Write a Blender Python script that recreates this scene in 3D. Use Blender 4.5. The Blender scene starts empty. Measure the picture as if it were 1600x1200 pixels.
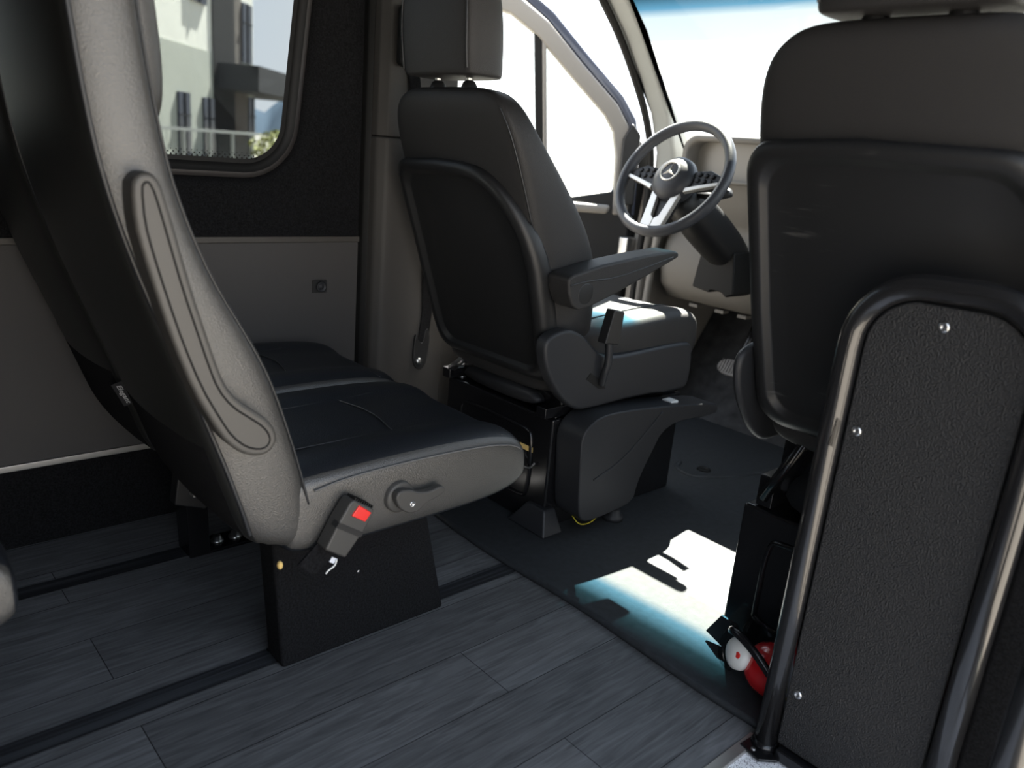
import bpy, bmesh, math, random
from mathutils import Vector, Matrix

C = bpy.context.scene.collection
SC = bpy.context.scene
R = math.radians
random.seed(4)

# ------------------------------------------------------------------ camera
YAW, PIT, ROL, FPX = 0.817894, 0.286001, 0.0903767, 1231.37
fw = Vector((-math.sin(YAW)*math.cos(PIT), math.cos(YAW)*math.cos(PIT), -math.sin(PIT)))
r0 = Vector((math.cos(YAW), math.sin(YAW), 0))
u0 = r0.cross(fw)
rt = math.cos(ROL)*r0 + math.sin(ROL)*u0
up = -math.sin(ROL)*r0 + math.cos(ROL)*u0
cam_data = bpy.data.cameras.new('camera')
cam = bpy.data.objects.new('camera', cam_data)
C.objects.link(cam)
M = Matrix((rt, up, -fw)).transposed().to_4x4()
M.translation = Vector((0, 0, 1.0))
cam.matrix_world = M
cam_data.sensor_width = 36.0
cam_data.lens = FPX*36.0/1600.0
cam_data.clip_start = 0.02
cam_data.clip_end = 3000
cam_data.dof.use_dof = True
cam_data.dof.focus_distance = 1.75
cam_data.dof.aperture_fstop = 3.2
SC.camera = cam

# ------------------------------------------------------------------ sky, sun, exposure
W = bpy.data.worlds.new('sky'); SC.world = W; W.use_nodes = True
nt = W.node_tree; nt.nodes.clear()
wo = nt.nodes.new('ShaderNodeOutputWorld'); wb = nt.nodes.new('ShaderNodeBackground')
tc = nt.nodes.new('ShaderNodeTexCoord'); sx = nt.nodes.new('ShaderNodeSeparateXYZ')
cr = nt.nodes.new('ShaderNodeValToRGB')
cr.color_ramp.elements[0].position = 0.0; cr.color_ramp.elements[0].color = (0.95, 0.97, 1.0, 1)
cr.color_ramp.elements[1].position = 0.55; cr.color_ramp.elements[1].color = (0.60, 0.74, 0.95, 1)
cl = nt.nodes.new('ShaderNodeTexNoise'); cl.inputs['Scale'].default_value = 3.0; cl.inputs['Detail'].default_value = 5
cm = nt.nodes.new('ShaderNodeMix'); cm.data_type = 'RGBA'; cm.inputs[7].default_value = (1, 1, 1, 1)
cr2 = nt.nodes.new('ShaderNodeValToRGB'); cr2.color_ramp.elements[0].position = 0.45; cr2.color_ramp.elements[1].position = 0.75
nt.links.new(tc.outputs['Generated'], sx.inputs[0]); nt.links.new(sx.outputs['Z'], cr.inputs[0])
nt.links.new(tc.outputs['Generated'], cl.inputs['Vector']); nt.links.new(cl.outputs['Fac'], cr2.inputs[0])
nt.links.new(cr2.outputs[0], cm.inputs[0]); nt.links.new(cr.outputs[0], cm.inputs[6])
nt.links.new(cm.outputs[2], wb.inputs['Color']); nt.links.new(wb.outputs[0], wo.inputs[0])
wb.inputs['Strength'].default_value = 3.0

sun_d = bpy.data.lights.new('sun', 'SUN'); sun_d.energy = 120; sun_d.angle = R(0.53); sun_d.color = (1.0, 0.95, 0.86)
sun = bpy.data.objects.new('sun', sun_d); C.objects.link(sun)
sun.location = (-6, 6, 12)
sun.rotation_euler = Vector((0.42, -0.56, -1.0)).to_track_quat('-Z', 'Y').to_euler()

SC.view_settings.view_transform = 'Standard'
SC.view_settings.look = 'None'
SC.view_settings.exposure = 0.0
SC.view_settings.gamma = 1.0
SC.view_settings.use_curve_mapping = False

# ------------------------------------------------------------------ materials
def mat(name, col, rough=0.5, metal=0.0, spec=0.5, bump=None, var=None, coat=0.0):
    m = bpy.data.materials.new(name); m.use_nodes = True
    t = m.node_tree; b = t.nodes['Principled BSDF']
    b.inputs['Base Color'].default_value = (*col, 1); b.inputs['Roughness'].default_value = rough
    b.inputs['Metallic'].default_value = metal; b.inputs['Specular IOR Level'].default_value = spec
    if coat: b.inputs['Coat Weight'].default_value = coat
    co = t.nodes.new('ShaderNodeTexCoord')
    if var:
        n = t.nodes.new('ShaderNodeTexNoise'); n.inputs['Scale'].default_value = var[0]; n.inputs['Detail'].default_value = 6
        rp = t.nodes.new('ShaderNodeValToRGB')
        k = var[1]
        rp.color_ramp.elements[0].color = (*[c*(1-k) for c in col], 1); rp.color_ramp.elements[0].position = 0.3
        rp.color_ramp.elements[1].color = (*[c*(1+k) for c in col], 1); rp.color_ramp.elements[1].position = 0.7
        t.links.new(co.outputs['Object'], n.inputs['Vector']); t.links.new(n.outputs['Fac'], rp.inputs[0])
        t.links.new(rp.outputs[0], b.inputs['Base Color'])
    if bump:
        kind, sc_, st = bump
        if kind == 'voronoi':
            n = t.nodes.new('ShaderNodeTexVoronoi'); o = n.outputs['Distance']
        else:
            n = t.nodes.new('ShaderNodeTexNoise'); n.inputs['Detail'].default_value = 3; o = n.outputs['Fac']
        n.inputs['Scale'].default_value = sc_
        bp = t.nodes.new('ShaderNodeBump'); bp.inputs['Strength'].default_value = st; bp.inputs['Distance'].default_value = 0.002
        t.links.new(co.outputs['Object'], n.inputs['Vector']); t.links.new(o, bp.inputs['Height'])
        t.links.new(bp.outputs[0], b.inputs['Normal'])
    return m

LEATHER = mat('black leather', (0.044, 0.042, 0.039), 0.36, spec=1.0, bump=('voronoi', 520, 0.3))
LEATHER_S = mat('black leather top', (0.012, 0.014, 0.018), 0.42, spec=0.4, bump=('voronoi', 420, 0.2))
LEATHER_R = mat('black leatherette back', (0.013, 0.013, 0.012), 0.42, spec=0.6)
VINYL = mat('charcoal vinyl', (0.024, 0.023, 0.023), 0.55, spec=0.35, bump=('voronoi', 500, 0.2))
PLASTIC = mat('black grained plastic', (0.013, 0.0132, 0.014), 0.42, spec=0.45, bump=('noise', 900, 0.15))
SHELL = mat('scuffed black shell plastic', (0.013, 0.0132, 0.014), 0.42, spec=0.45, bump=('noise', 900, 0.15))
def scuff(m):
    t = m.node_tree; b = t.nodes['Principled BSDF']; co = t.nodes.new('ShaderNodeTexCoord')
    mp = t.nodes.new('ShaderNodeMapping'); mp.inputs['Scale'].default_value = (9, 9, 130)
    n = t.nodes.new('ShaderNodeTexNoise'); n.inputs['Scale'].default_value = 1.0; n.inputs['Detail'].default_value = 4
    n2 = t.nodes.new('ShaderNodeTexNoise'); n2.inputs['Scale'].default_value = 7.0
    ml = t.nodes.new('ShaderNodeMath'); ml.operation = 'MULTIPLY'
    rp = t.nodes.new('ShaderNodeValToRGB'); rp.color_ramp.elements[0].position = 0.36; rp.color_ramp.elements[0].color = (0.013, 0.0132, 0.014, 1)
    rp.color_ramp.elements[1].position = 0.48; rp.color_ramp.elements[1].color = (0.075, 0.073, 0.070, 1)
    t.links.new(co.outputs['Object'], mp.inputs[0]); t.links.new(mp.outputs[0], n.inputs['Vector']); t.links.new(co.outputs['Object'], n2.inputs['Vector'])
    t.links.new(n.outputs['Fac'], ml.inputs[0]); t.links.new(n2.outputs['Fac'], ml.inputs[1]); t.links.new(ml.outputs[0], rp.inputs[0]); t.links.new(rp.outputs[0], b.inputs['Base Color'])
scuff(SHELL)
PLASTIC_G = mat('charcoal plastic', (0.018, 0.019, 0.022), 0.5, spec=0.4, bump=('noise', 900, 0.12))
ARM_PL = mat('dark grey armrest plastic', (0.062, 0.058, 0.052), 0.5, spec=0.6, bump=('noise', 700, 0.2))
PANEL_V = mat('black pebbled vinyl', (0.016, 0.016, 0.017), 0.5, spec=0.35, bump=('voronoi', 480, 0.9))
GREYPANEL = mat('grey vinyl wall panel', (0.050, 0.047, 0.046), 0.65, bump=('noise', 800, 0.1))
PILLAR = mat('grey pillar plastic', (0.046, 0.043, 0.040), 0.6, spec=0.3, bump=('noise', 900, 0.1))
CARPET = mat('black carpet', (0.010, 0.010, 0.011), 0.95, spec=0.1, bump=('noise', 700, 0.8), var=(250, 0.5))
HEADLINER = mat('dark headliner', (0.05, 0.05, 0.05), 0.9, spec=0.1)
MATRUB = mat('black rubber mat', (0.024, 0.027, 0.031), 0.62, spec=0.4, bump=('noise', 900, 0.5), var=(60, 0.25))
TOE = mat('dark grey footwell carpet', (0.035, 0.035, 0.036), 0.8, spec=0.2, bump=('noise', 500, 0.4), var=(20, 0.4))
STEEL_B = mat('black painted steel', (0.007, 0.007, 0.008), 0.2, spec=0.5)
TUBE = mat('black glossy tube', (0.012, 0.012, 0.013), 0.24, spec=0.6, coat=0.5)
STEEL = mat('bright steel', (0.6, 0.6, 0.6), 0.3, 1.0)
ALU = mat('aluminium strip', (0.42, 0.41, 0.39), 0.4, 0.8)
ALU_D = mat('dark anodised strip', (0.06, 0.055, 0.05), 0.5, 0.2)
RUBBER = mat('black rubber seal', (0.009, 0.009, 0.009), 0.55, spec=0.25)
FRAMEM = mat('dark window frame plastic', (0.030, 0.027, 0.027), 0.5)
STITCH = mat('grey stitching', (0.10, 0.10, 0.10), 0.7)
PIPING = mat('leather seam', (0.022, 0.023, 0.025), 0.35)
REDP = mat('red plastic', (0.75, 0.03, 0.025), 0.35)
REDX = mat('red gloss paint', (0.50, 0.012, 0.016), 0.18, coat=0.6)
WHITEP = mat('white plastic', (0.8, 0.8, 0.78), 0.4)
YELLOWF = mat('yellow foam', (0.75, 0.52, 0.18), 0.9)
YELLOWW = mat('yellow wire', (0.45, 0.36, 0.02), 0.5)
LABELW = mat('white label', (0.75, 0.78, 0.85), 0.5)
LABELY = mat('yellow label', (0.75, 0.7, 0.02), 0.5)
DASH = mat('pale grey dashboard plastic', (0.16, 0.148, 0.132), 0.6, bump=('noise', 600, 0.1))
DASHLT = mat('light instrument glass', (0.25, 0.23, 0.20), 0.3)
WHEELM = mat('dark wheel leather', (0.05, 0.052, 0.06), 0.42, bump=('voronoi', 500, 0.1))
SILVER = mat('satin silver', (0.62, 0.60, 0.56), 0.35, 0.7)
DOORP = mat('pale door trim', (0.24, 0.225, 0.205), 0.6)
TRIMP = mat('pale pillar trim', (0.30, 0.31, 0.30), 0.65)
BODY = mat('dark blue grey car paint', (0.05, 0.06, 0.09), 0.25, coat=0.6)
TAGM = mat('woven black tag', (0.012, 0.012, 0.014), 0.8)
TAGW = mat('white thread', (0.55, 0.55, 0.55), 0.8)
BWHITE = mat('cream stucco', (0.62, 0.62, 0.56), 0.9, var=(0.4, 0.06))
BGREEN = mat('sage stucco', (0.34, 0.355, 0.31), 0.9, var=(0.4, 0.06))
BDARK = mat('dark grey cladding', (0.010, 0.010, 0.011), 0.85, spec=0.2)
BBROWN = mat('taupe stone', (0.085, 0.072, 0.06), 0.9, var=(3, 0.2))
BCANOPY = mat('grey canopy metal', (0.034, 0.035, 0.038), 0.8, spec=0.2)
BGLASS = mat('dark window glass', (0.02, 0.025, 0.04), 0.1)
BRAIL = mat('galvanised railing', (0.22, 0.23, 0.22), 0.6, 0.1)
CONCRETE = mat('pale concrete', (0.22, 0.20, 0.17), 0.9, var=(1.5, 0.15))
ASPHALT = mat('worn asphalt', (0.125, 0.114, 0.100), 0.9, var=(1.5, 0.2))
PAVING = mat('grey paving', (0.075, 0.070, 0.060), 0.9, var=(0.8, 0.15))
BUCKP = mat('grey buckle plastic', (0.05, 0.048, 0.045), 0.5)
BUSHM = mat('autumn leaves', (0.16, 0.17, 0.035), 0.8, var=(2.2, 0.7))
MOUNT = mat('hazy blue hill', (0.035, 0.048, 0.065), 1.0, spec=0.0, var=(0.01, 0.2))

def glass(name, col, refl=0.015):
    m = bpy.data.materials.new(name); m.use_nodes = True; t = m.node_tree; t.nodes.clear()
    o = t.nodes.new('ShaderNodeOutputMaterial'); tr = t.nodes.new('ShaderNodeBsdfTransparent'); g = t.nodes.new('ShaderNodeBsdfGlossy')
    mx = t.nodes.new('ShaderNodeMixShader'); mx.inputs[0].default_value = refl
    tr.inputs[0].default_value = (*col, 1); g.inputs['Roughness'].default_value = 0.02
    t.links.new(tr.outputs[0], mx.inputs[1]); t.links.new(g.outputs[0], mx.inputs[2]); t.links.new(mx.outputs[0], o.inputs[0])
    return m, tr
GLASS, _ = glass('clear glass', (0.93, 0.95, 0.94))
PRIVACY, _ = glass('privacy tinted glass', (0.46, 0.48, 0.485), 0.004)
CLEARP, _ = glass('clear plastic', (0.75, 0.75, 0.75))
WSGLASS, tr_ = glass('windscreen glass with blue shade band', (1, 1, 1))
t_ = WSGLASS.node_tree
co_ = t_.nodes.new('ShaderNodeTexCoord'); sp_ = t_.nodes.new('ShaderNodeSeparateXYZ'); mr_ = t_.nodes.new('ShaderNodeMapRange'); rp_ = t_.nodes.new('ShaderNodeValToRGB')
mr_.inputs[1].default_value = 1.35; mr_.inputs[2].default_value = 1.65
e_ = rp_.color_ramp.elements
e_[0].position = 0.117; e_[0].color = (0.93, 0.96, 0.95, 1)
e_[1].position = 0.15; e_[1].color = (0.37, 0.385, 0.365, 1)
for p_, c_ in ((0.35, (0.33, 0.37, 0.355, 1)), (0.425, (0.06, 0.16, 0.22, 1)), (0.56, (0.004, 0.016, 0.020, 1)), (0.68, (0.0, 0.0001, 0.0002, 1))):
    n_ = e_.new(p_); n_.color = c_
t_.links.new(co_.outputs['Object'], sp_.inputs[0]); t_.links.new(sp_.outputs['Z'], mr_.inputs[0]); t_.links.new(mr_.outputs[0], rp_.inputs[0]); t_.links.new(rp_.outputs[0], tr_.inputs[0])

def plank_material():
    m = bpy.data.materials.new('charcoal wood plank vinyl'); m.use_nodes = True; t = m.node_tree; b = t.nodes['Principled BSDF']
    co = t.nodes.new('ShaderNodeTexCoord'); mp = t.nodes.new('ShaderNodeMapping'); mp.inputs['Rotation'].default_value = (0, 0, R(90))
    t.links.new(co.outputs['Object'], mp.inputs[0])
    br = t.nodes.new('ShaderNodeTexBrick')
    br.offset = 0.37; br.inputs['Scale'].default_value = 1.0; br.inputs['Brick Width'].default_value = 0.92; br.inputs['Row Height'].default_value = 0.152
    br.inputs['Mortar Size'].default_value = 0.0011; br.inputs['Mortar Smooth'].default_value = 0.3; br.inputs['Bias'].default_value = 0.0
    br.inputs['Color1'].default_value = (0.094, 0.096, 0.100, 1); br.inputs['Color2'].default_value = (0.138, 0.141, 0.147, 1); br.inputs['Mortar'].default_value = (0.014, 0.014, 0.016, 1)
    t.links.new(mp.outputs[0], br.inputs['Vector'])
    mg = t.nodes.new('ShaderNodeMapping'); mg.inputs['Scale'].default_value = (42, 3.0, 1)
    t.links.new(co.outputs['Object'], mg.inputs[0])
    n = t.nodes.new('ShaderNodeTexNoise'); n.inputs['Scale'].default_value = 2.2; n.inputs['Detail'].default_value = 8; n.inputs['Distortion'].default_value = 1.2
    t.links.new(mg.outputs[0], n.inputs['Vector'])
    rp = t.nodes.new('ShaderNodeValToRGB'); rp.color_ramp.elements[0].position = 0.3; rp.color_ramp.elements[0].color = (0.62, 0.62, 0.62, 1)
    rp.color_ramp.elements[1].position = 0.68; rp.color_ramp.elements[1].color = (1.22, 1.22, 1.22, 1)
    t.links.new(n.outputs['Fac'], rp.inputs[0])
    n2 = t.nodes.new('ShaderNodeTexNoise'); n2.inputs['Scale'].default_value = 9; n2.inputs['Detail'].default_value = 6
    t.links.new(co.outputs['Object'], n2.inputs['Vector'])
    rp2 = t.nodes.new('ShaderNodeValToRGB'); rp2.color_ramp.elements[0].color = (0.8, 0.8, 0.8, 1); rp2.color_ramp.elements[1].color = (1.2, 1.2, 1.2, 1)
    t.links.new(n2.outputs['Fac'], rp2.inputs[0])
    m1 = t.nodes.new('ShaderNodeMix'); m1.data_type = 'RGBA'; m1.blend_type = 'MULTIPLY'; m1.inputs[0].default_value = 1
    m2 = t.nodes.new('ShaderNodeMix'); m2.data_type = 'RGBA'; m2.blend_type = 'MULTIPLY'; m2.inputs[0].default_value = 1
    t.links.new(br.outputs['Color'], m1.inputs[6]); t.links.new(rp.outputs[0], m1.inputs[7])
    t.links.new(m1.outputs[2], m2.inputs[6]); t.links.new(rp2.outputs[0], m2.inputs[7]); t.links.new(m2.outputs[2], b.inputs['Base Color'])
    b.inputs['Roughness'].default_value = 0.58; b.inputs['Specular IOR Level'].default_value = 0.35
    bp = t.nodes.new('ShaderNodeBump'); bp.inputs['Strength'].default_value = 0.25; bp.inputs['Distance'].default_value = 0.0015
    t.links.new(n.outputs['Fac'], bp.inputs['Height']); t.links.new(bp.outputs[0], b.inputs['Normal'])
    return m
PLANK = plank_material()

def speckle_material():
    m = bpy.data.materials.new('white speckled vinyl'); m.use_nodes = True; t = m.node_tree; b = t.nodes['Principled BSDF']
    co = t.nodes.new('ShaderNodeTexCoord'); n = t.nodes.new('ShaderNodeTexNoise'); n.inputs['Scale'].default_value = 420; n.inputs['Detail'].default_value = 2
    rp = t.nodes.new('ShaderNodeValToRGB'); rp.color_ramp.elements[0].position = 0.36; rp.color_ramp.elements[0].color = (0.15, 0.15, 0.17, 1)
    rp.color_ramp.elements[1].position = 0.46; rp.color_ramp.elements[1].color = (0.85, 0.85, 0.88, 1)
    t.links.new(co.outputs['Object'], n.inputs['Vector']); t.links.new(n.outputs['Fac'], rp.inputs[0]); t.links.new(rp.outputs[0], b.inputs['Base Color'])
    b.inputs['Roughness'].default_value = 0.6
    return m
SPECKLE = speckle_material()

def track_material():
    m = bpy.data.materials.new('dark grooved track vinyl'); m.use_nodes = True; t = m.node_tree; b = t.nodes['Principled BSDF']
    co = t.nodes.new('ShaderNodeTexCoord'); mg = t.nodes.new('ShaderNodeMapping'); mg.inputs['Scale'].default_value = (120, 1.6, 1)
    n = t.nodes.new('ShaderNodeTexNoise'); n.inputs['Scale'].default_value = 1; n.inputs['Detail'].default_value = 3
    rp = t.nodes.new('ShaderNodeValToRGB'); rp.color_ramp.elements[0].position = 0.42; rp.color_ramp.elements[0].color = (0.012, 0.013, 0.016, 1)
    rp.color_ramp.elements[1].position = 0.6; rp.color_ramp.elements[1].color = (0.042, 0.046, 0.052, 1)
    t.links.new(co.outputs['Object'], mg.inputs[0]); t.links.new(mg.outputs[0], n.inputs['Vector']); t.links.new(n.outputs['Fac'], rp.inputs[0]); t.links.new(rp.outputs[0], b.inputs['Base Color'])
    b.inputs['Roughness'].default_value = 0.5
    return m
TRACKM = track_material()

# ------------------------------------------------------------------ object helpers
def thing(name, label, cat, loc=(0, 0, 0), group=None):
    o = bpy.data.objects.new(name, None); C.objects.link(o); o.location = loc; o.empty_display_size = 0.05
    o['label'] = label; o['category'] = cat
    if group: o['group'] = group
    o['_loc'] = loc
    return o

def tag(o, label, cat, group=None):
    o['label'] = label; o['category'] = cat
    if group: o['group'] = group
    return o

def origin_world(o):
    v = Vector((0, 0, 0))
    while o is not None:
        v = v + Vector(o.location); o = o.parent
    return v

def obj(name, bm, m, parent=None, smooth=True, sub=0, bevel=0.0, label=None, seg=2, wn=False):
    bmesh.ops.recalc_face_normals(bm, faces=bm.faces[:])
    me = bpy.data.meshes.new(name)
    if parent is not None:
        base = Vector((0, 0, 0)); p = parent
        while p is not None:
            base += Vector(p.location); p = p.parent
        bmesh.ops.translate(bm, verts=bm.verts[:], vec=-base)
    bm.to_mesh(me); bm.free()
    if m is not None: me.materials.append(m)
    o = bpy.data.objects.new(name, me); C.objects.link(o)
    if parent is not None: o.parent = parent
    if smooth:
        for p in me.polygons: p.use_smooth = True
    if bevel:
        b = o.modifiers.new('bevel', 'BEVEL'); b.width = bevel; b.segments = seg; b.limit_method = 'ANGLE'; b.angle_limit = R(35)
        w = o.modifiers.new('wn', 'WEIGHTED_NORMAL'); w.keep_sharp = False
    if sub:
        s = o.modifiers.new('subd', 'SUBSURF'); s.levels = sub; s.render_levels = sub
    if label: o['label'] = label
    return o

def struct(name, bm, m, parent=None, **k):
    o = obj(name, bm, m, parent, **k)
    if parent is None: o['kind'] = 'structure'
    return o

def new(): return bmesh.new()

def box(bm, x0, x1, y0, y1, z0, z1):
    vs = [bm.verts.new((x, y, z)) for x in (x0, x1) for y in (y0, y1) for z in (z0, z1)]
    for f in ((0, 1, 3, 2), (4, 6, 7, 5), (0, 4, 5, 1), (2, 3, 7, 6), (0, 2, 6, 4), (1, 5, 7, 3)):
        bm.faces.new([vs[i] for i in f])
    return bm

def B(*a): return box(new(), *a)

def prism(bm, pts, ax, a, b):
    """closed outline pts in the plane normal to axis ax, extruded a..b"""
    def P(p, v):
        if ax == 0: return (v, p[0], p[1])
        if ax == 1: return (p[0], v, p[1])
        return (p[0], p[1], v)
    A = [bm.verts.new(P(p, a)) for p in pts]; D = [bm.verts.new(P(p, b)) for p in pts]
    n = len(pts)
    bm.faces.new(A); bm.faces.new(D[::-1])
    for i in range(n):
        bm.faces.new((A[i], A[(i+1) % n], D[(i+1) % n], D[i]))
    return bm

def smooth_closed(pts, it=2):
    for _ in range(it):
        q = []
        n = len(pts)
        for i in range(n):
            a, b = pts[i], pts[(i+1) % n]
            q.append(tuple(0.75*a[k]+0.25*b[k] for k in range(len(a))))
            q.append(tuple(0.25*a[k]+0.75*b[k] for k in range(len(a))))
        pts = q
    return pts

def smooth_open(pts, it=2):
    pts = [tuple(p) for p in pts]
    for _ in range(it):
        q = [pts[0]]
        for a, b in zip(pts[:-1], pts[1:]):
            q.append(tuple(0.75*a[k]+0.25*b[k] for k in range(3)))
            q.append(tuple(0.25*a[k]+0.75*b[k] for k in range(3)))
        q.append(pts[-1]); pts = q
    return pts

def loft(bm, rings, cap=True, closed=True):
    V = [[bm.verts.new(p) for p in r] for r in rings]
    n = len(rings[0])
    for i in range(len(V)-1):
        for j in range(n if closed else n-1):
            bm.faces.new((V[i][j], V[i][(j+1) % n], V[i+1][(j+1) % n], V[i+1][j]))
    if cap:
        bm.faces.new(V[0][::-1]); bm.faces.new(V[-1])
    return bm

def tube(bm, pts, rad, n=12, rad2=None, cap=True):
    pts = [Vector(p) for p in pts]
    rings = []
    t0 = (pts[1]-pts[0]).normalized()
    ref = Vector((0, 0, 1)) if abs(t0.z) < 0.9 else Vector((1, 0, 0))
    u = t0.cross(ref).normalized()
    for i, p in enumerate(pts):
        if i == 0: t = pts[1]-pts[0]
        elif i == len(pts)-1: t = pts[-1]-pts[-2]
        else: t = (pts[i+1]-pts[i]).normalized()+(pts[i]-pts[i-1]).normalized()
        t.normalize()
        u = (u - t*u.dot(t)).normalized(); v = t.cross(u)
        r = rad if rad2 is None else rad+(rad2-rad)*i/(len(pts)-1)
        rings.append([p+u*r*math.cos(6.28318*k/n)+v*r*math.sin(6.28318*k/n) for k in range(n)])
    return loft(bm, rings, cap)

def lathe(bm, prof, org, axis, n=24):
    """prof: (distance along axis, radius)"""
    a = Vector(axis).normalized(); ref = Vector((0, 0, 1)) if abs(a.z) < 0.9 else Vector((1, 0, 0))
    u = a.cross(ref).normalized(); v = a.cross(u); o = Vector(org)
    rings = [[o+a*d+(u*math.cos(6.28318*k/n)+v*math.sin(6.28318*k/n))*max(r, 1e-4) for k in range(n)] for d, r in prof]
    return loft(bm, rings, True)

def rrect(cx, cy, hw, hh, r, n=6):
    out = []
    for (sx_, sy_, a0) in ((1, 1, 0), (-1, 1, 90), (-1, -1, 180), (1, -1, 270)):
        for k in range(n+1):
            a = R(a0+90*k/n)
            out.append((cx+sx_*(hw-r)+r*math.cos(a), cy+sy_*(hh-r)+r*math.sin(a)))
    return out

def text_bm(txt, size, loc, right, upv, shear=0.0, depth=0.0004):
    cu = bpy.data.curves.new('t', 'FONT'); cu.body = txt; cu.size = size; cu.shear = shear; cu.extrude = depth; cu.align_x = 'CENTER'; cu.align_y = 'CENTER'
    o = bpy.data.objects.new('t', cu); C.objects.link(o)
    dg = bpy.context.evaluated_depsgraph_get(); me = bpy.data.meshes.new_from_object(o.evaluated_get(dg))
    bpy.data.objects.remove(o); bpy.data.curves.remove(cu)
    bm = new(); bm.from_mesh(me); bpy.data.meshes.remove(me)
    r = Vector(right).normalized(); u = Vector(upv).normalized(); nn = r.cross(u)
    mt = Matrix((r, u, nn)).transposed().to_4x4(); mt.translation = Vector(loc)
    bmesh.ops.transform(bm, matrix=mt, verts=bm.verts[:])
    return bm

# ================================================================== THE SETTING
XL = -1.97           # inner face of the left wall
# ground outside, far hill
struct('ground', B(-400, -2.3, -150, 500, -0.75, -0.60), PAVING, smooth=False)
struct('ground_kerbside', B(-2.3, 120, -150, 500, -0.75, -0.60), ASPHALT, smooth=False)

# floor of planks, seat tracks, cab floor
struct('floor', B(-1.99, -0.555, -2.6, 1.26, -0.05, 0.0), PLANK, smooth=False)
struct('trim_1', B(-1.292, -1.243, -2.5, 1.235, -0.01, 0.0022), TRACKM, smooth=False)
struct('trim_2', B(-1.785, -1.735, -2.5, 1.235, -0.01, 0.0022), TRACKM, smooth=False)
struct('floor_cab', B(-1.99, 0.0, 1.26, 3.4, -0.06, -0.004), TOE, smooth=False)
# doorway tread
struct('floor_entry', B(-0.545, -0.08, -0.6, 1.255, -0.06, -0.004), SPECKLE, smooth=False)
struct('trim_3', B(-0.562, -0.540, -0.6, 1.215, -0.02, 0.004), ALU, bevel=0.002)

# left wall with the rounded window opening
def win_outline(y0, y1, z0, z1, r, n=8):
    c = rrect((y0+y1)/2, (z0+z1)/2, (y1-y0)/2, (z1-z0)/2, r, n)
    return [(y-0.11*(1.30-z), z) for y, z in c]
def rect_match(pts, y0, y1, z0, z1):
    cy = sum(p[0] for p in pts)/len(pts); cz = sum(p[1] for p in pts)/len(pts)
    out = []
    n = len(pts)//4
    corners = [(y1, z1), (y0, z1), (y0, z0), (y1, z0)]
    for i, p in enumerate(pts):
        q, k = divmod(i, n)
        t = k/(n-1)
        c = corners[q]
        prv = {0: (y1, p[1]), 1: (p[0], z1), 2: (y0, p[1]), 3: (p[0], z0)}[q]
        nxt = {0: (p[0], z1), 1: (y0, p[1]), 2: (p[0], z0), 3: (y1, p[1])}[q]
        out.append(c if 0.3 < t < 0.7 else (prv if t <= 0.3 else nxt))
    return out
WY0, WY1, WZ0, WZ1 = 0.06, 1.018, 0.912, 1.62
inner = win_outline(WY0-0.035, WY1+0.035, WZ0-0.035, WZ1+0.035, 0.135)
outer = rect_match(inner, -2.6, 1.215, 0.715, 1.95)
def ring3(pts, x): return [(x, p[0], p[1]) for p in pts]
bm = new()
inner_a = win_outline(WY0-0.075, WY1+0.062, WZ0-0.06, WZ1+0.06, 0.17)
loft(bm, [ring3(outer, XL), ring3(inner_a, XL), ring3(inner, XL-0.022), ring3(inner, XL-0.05), ring3(outer, XL-0.05)], cap=False)
wl = struct('wall_left', bm, CARPET)
# lower half of the left wall
lowb = B(XL-0.05, XL-0.012, -2.6, 1.215, 0.0, 0.73)
struct('wall_left_base', lowb, CARPET, smooth=False)
lp = struct('trim_4', B(XL-0.02, XL, -2.6, 1.205, 0.205, 0.722), GREYPANEL, bevel=0.002)
lp['label'] = 'grey vinyl lower wall panel'
obj('upper_strip', B(XL-0.02, XL+0.006, -2.6, 1.205, 0.716, 0.732), ALU_D, lp, bevel=0.002)
obj('lower_strip', B(XL-0.02, XL+0.006, -2.6, 1.205, 0.200, 0.216), ALU, lp, bevel=0.002)
for yy, zz in ((1.077, 0.594), (0.238, 0.615)):
    o = obj('latch_plate', prism(new(), rrect(yy, zz, 0.022, 0.018, 0.003, 3), 0, XL, XL+0.004), PLASTIC, lp, bevel=0.001)
    obj('latch_dial', lathe(new(), [(0, 0.015), (0.006, 0.015), (0.007, 0.012), (0.004, 0.010), (0.004, 0.006), (0.008, 0.005), (0.008, 0.0)], (XL+0.004, yy+0.003, zz-0.001), (1, 0, 0)), PLASTIC_G, o)

# window 1: rubber frame and privacy glass
w1 = struct('window_1', loft(new(), [ring3(win_outline(WY0-0.038, WY1+0.038, WZ0-0.038, WZ1+0.038, 0.137), XL-0.030),
                                     ring3(win_outline(WY0-0.034, WY1+0.034, WZ0-0.034, WZ1+0.034, 0.133), XL-0.0185),
                                     ring3(win_outline(WY0-0.022, WY1+0.022, WZ0-0.022, WZ1+0.022, 0.122), XL-0.018)], cap=False), FRAMEM)
obj('gasket', loft(new(), [ring3(win_outline(WY0-0.022, WY1+0.022, WZ0-0.022, WZ1+0.022, 0.122), XL-0.018),
                           ring3(win_outline(WY0-0.012, WY1+0.012, WZ0-0.012, WZ1+0.012, 0.112), XL-0.0250),
                           ring3(win_outline(WY0, WY1, WZ0, WZ1, 0.10), XL-0.0262),
                           ring3(win_outline(WY0, WY1, WZ0, WZ1, 0.10), XL-0.0265)], cap=False), RUBBER, w1)
bm = new()
g = win_outline(WY0-0.01, WY1+0.01, WZ0-0.01, WZ1+0.01, 0.11)
prism(bm, g, 0, XL-0.032, XL-0.028)
obj('pane', bm, PRIVACY, w1, smooth=False)
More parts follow.
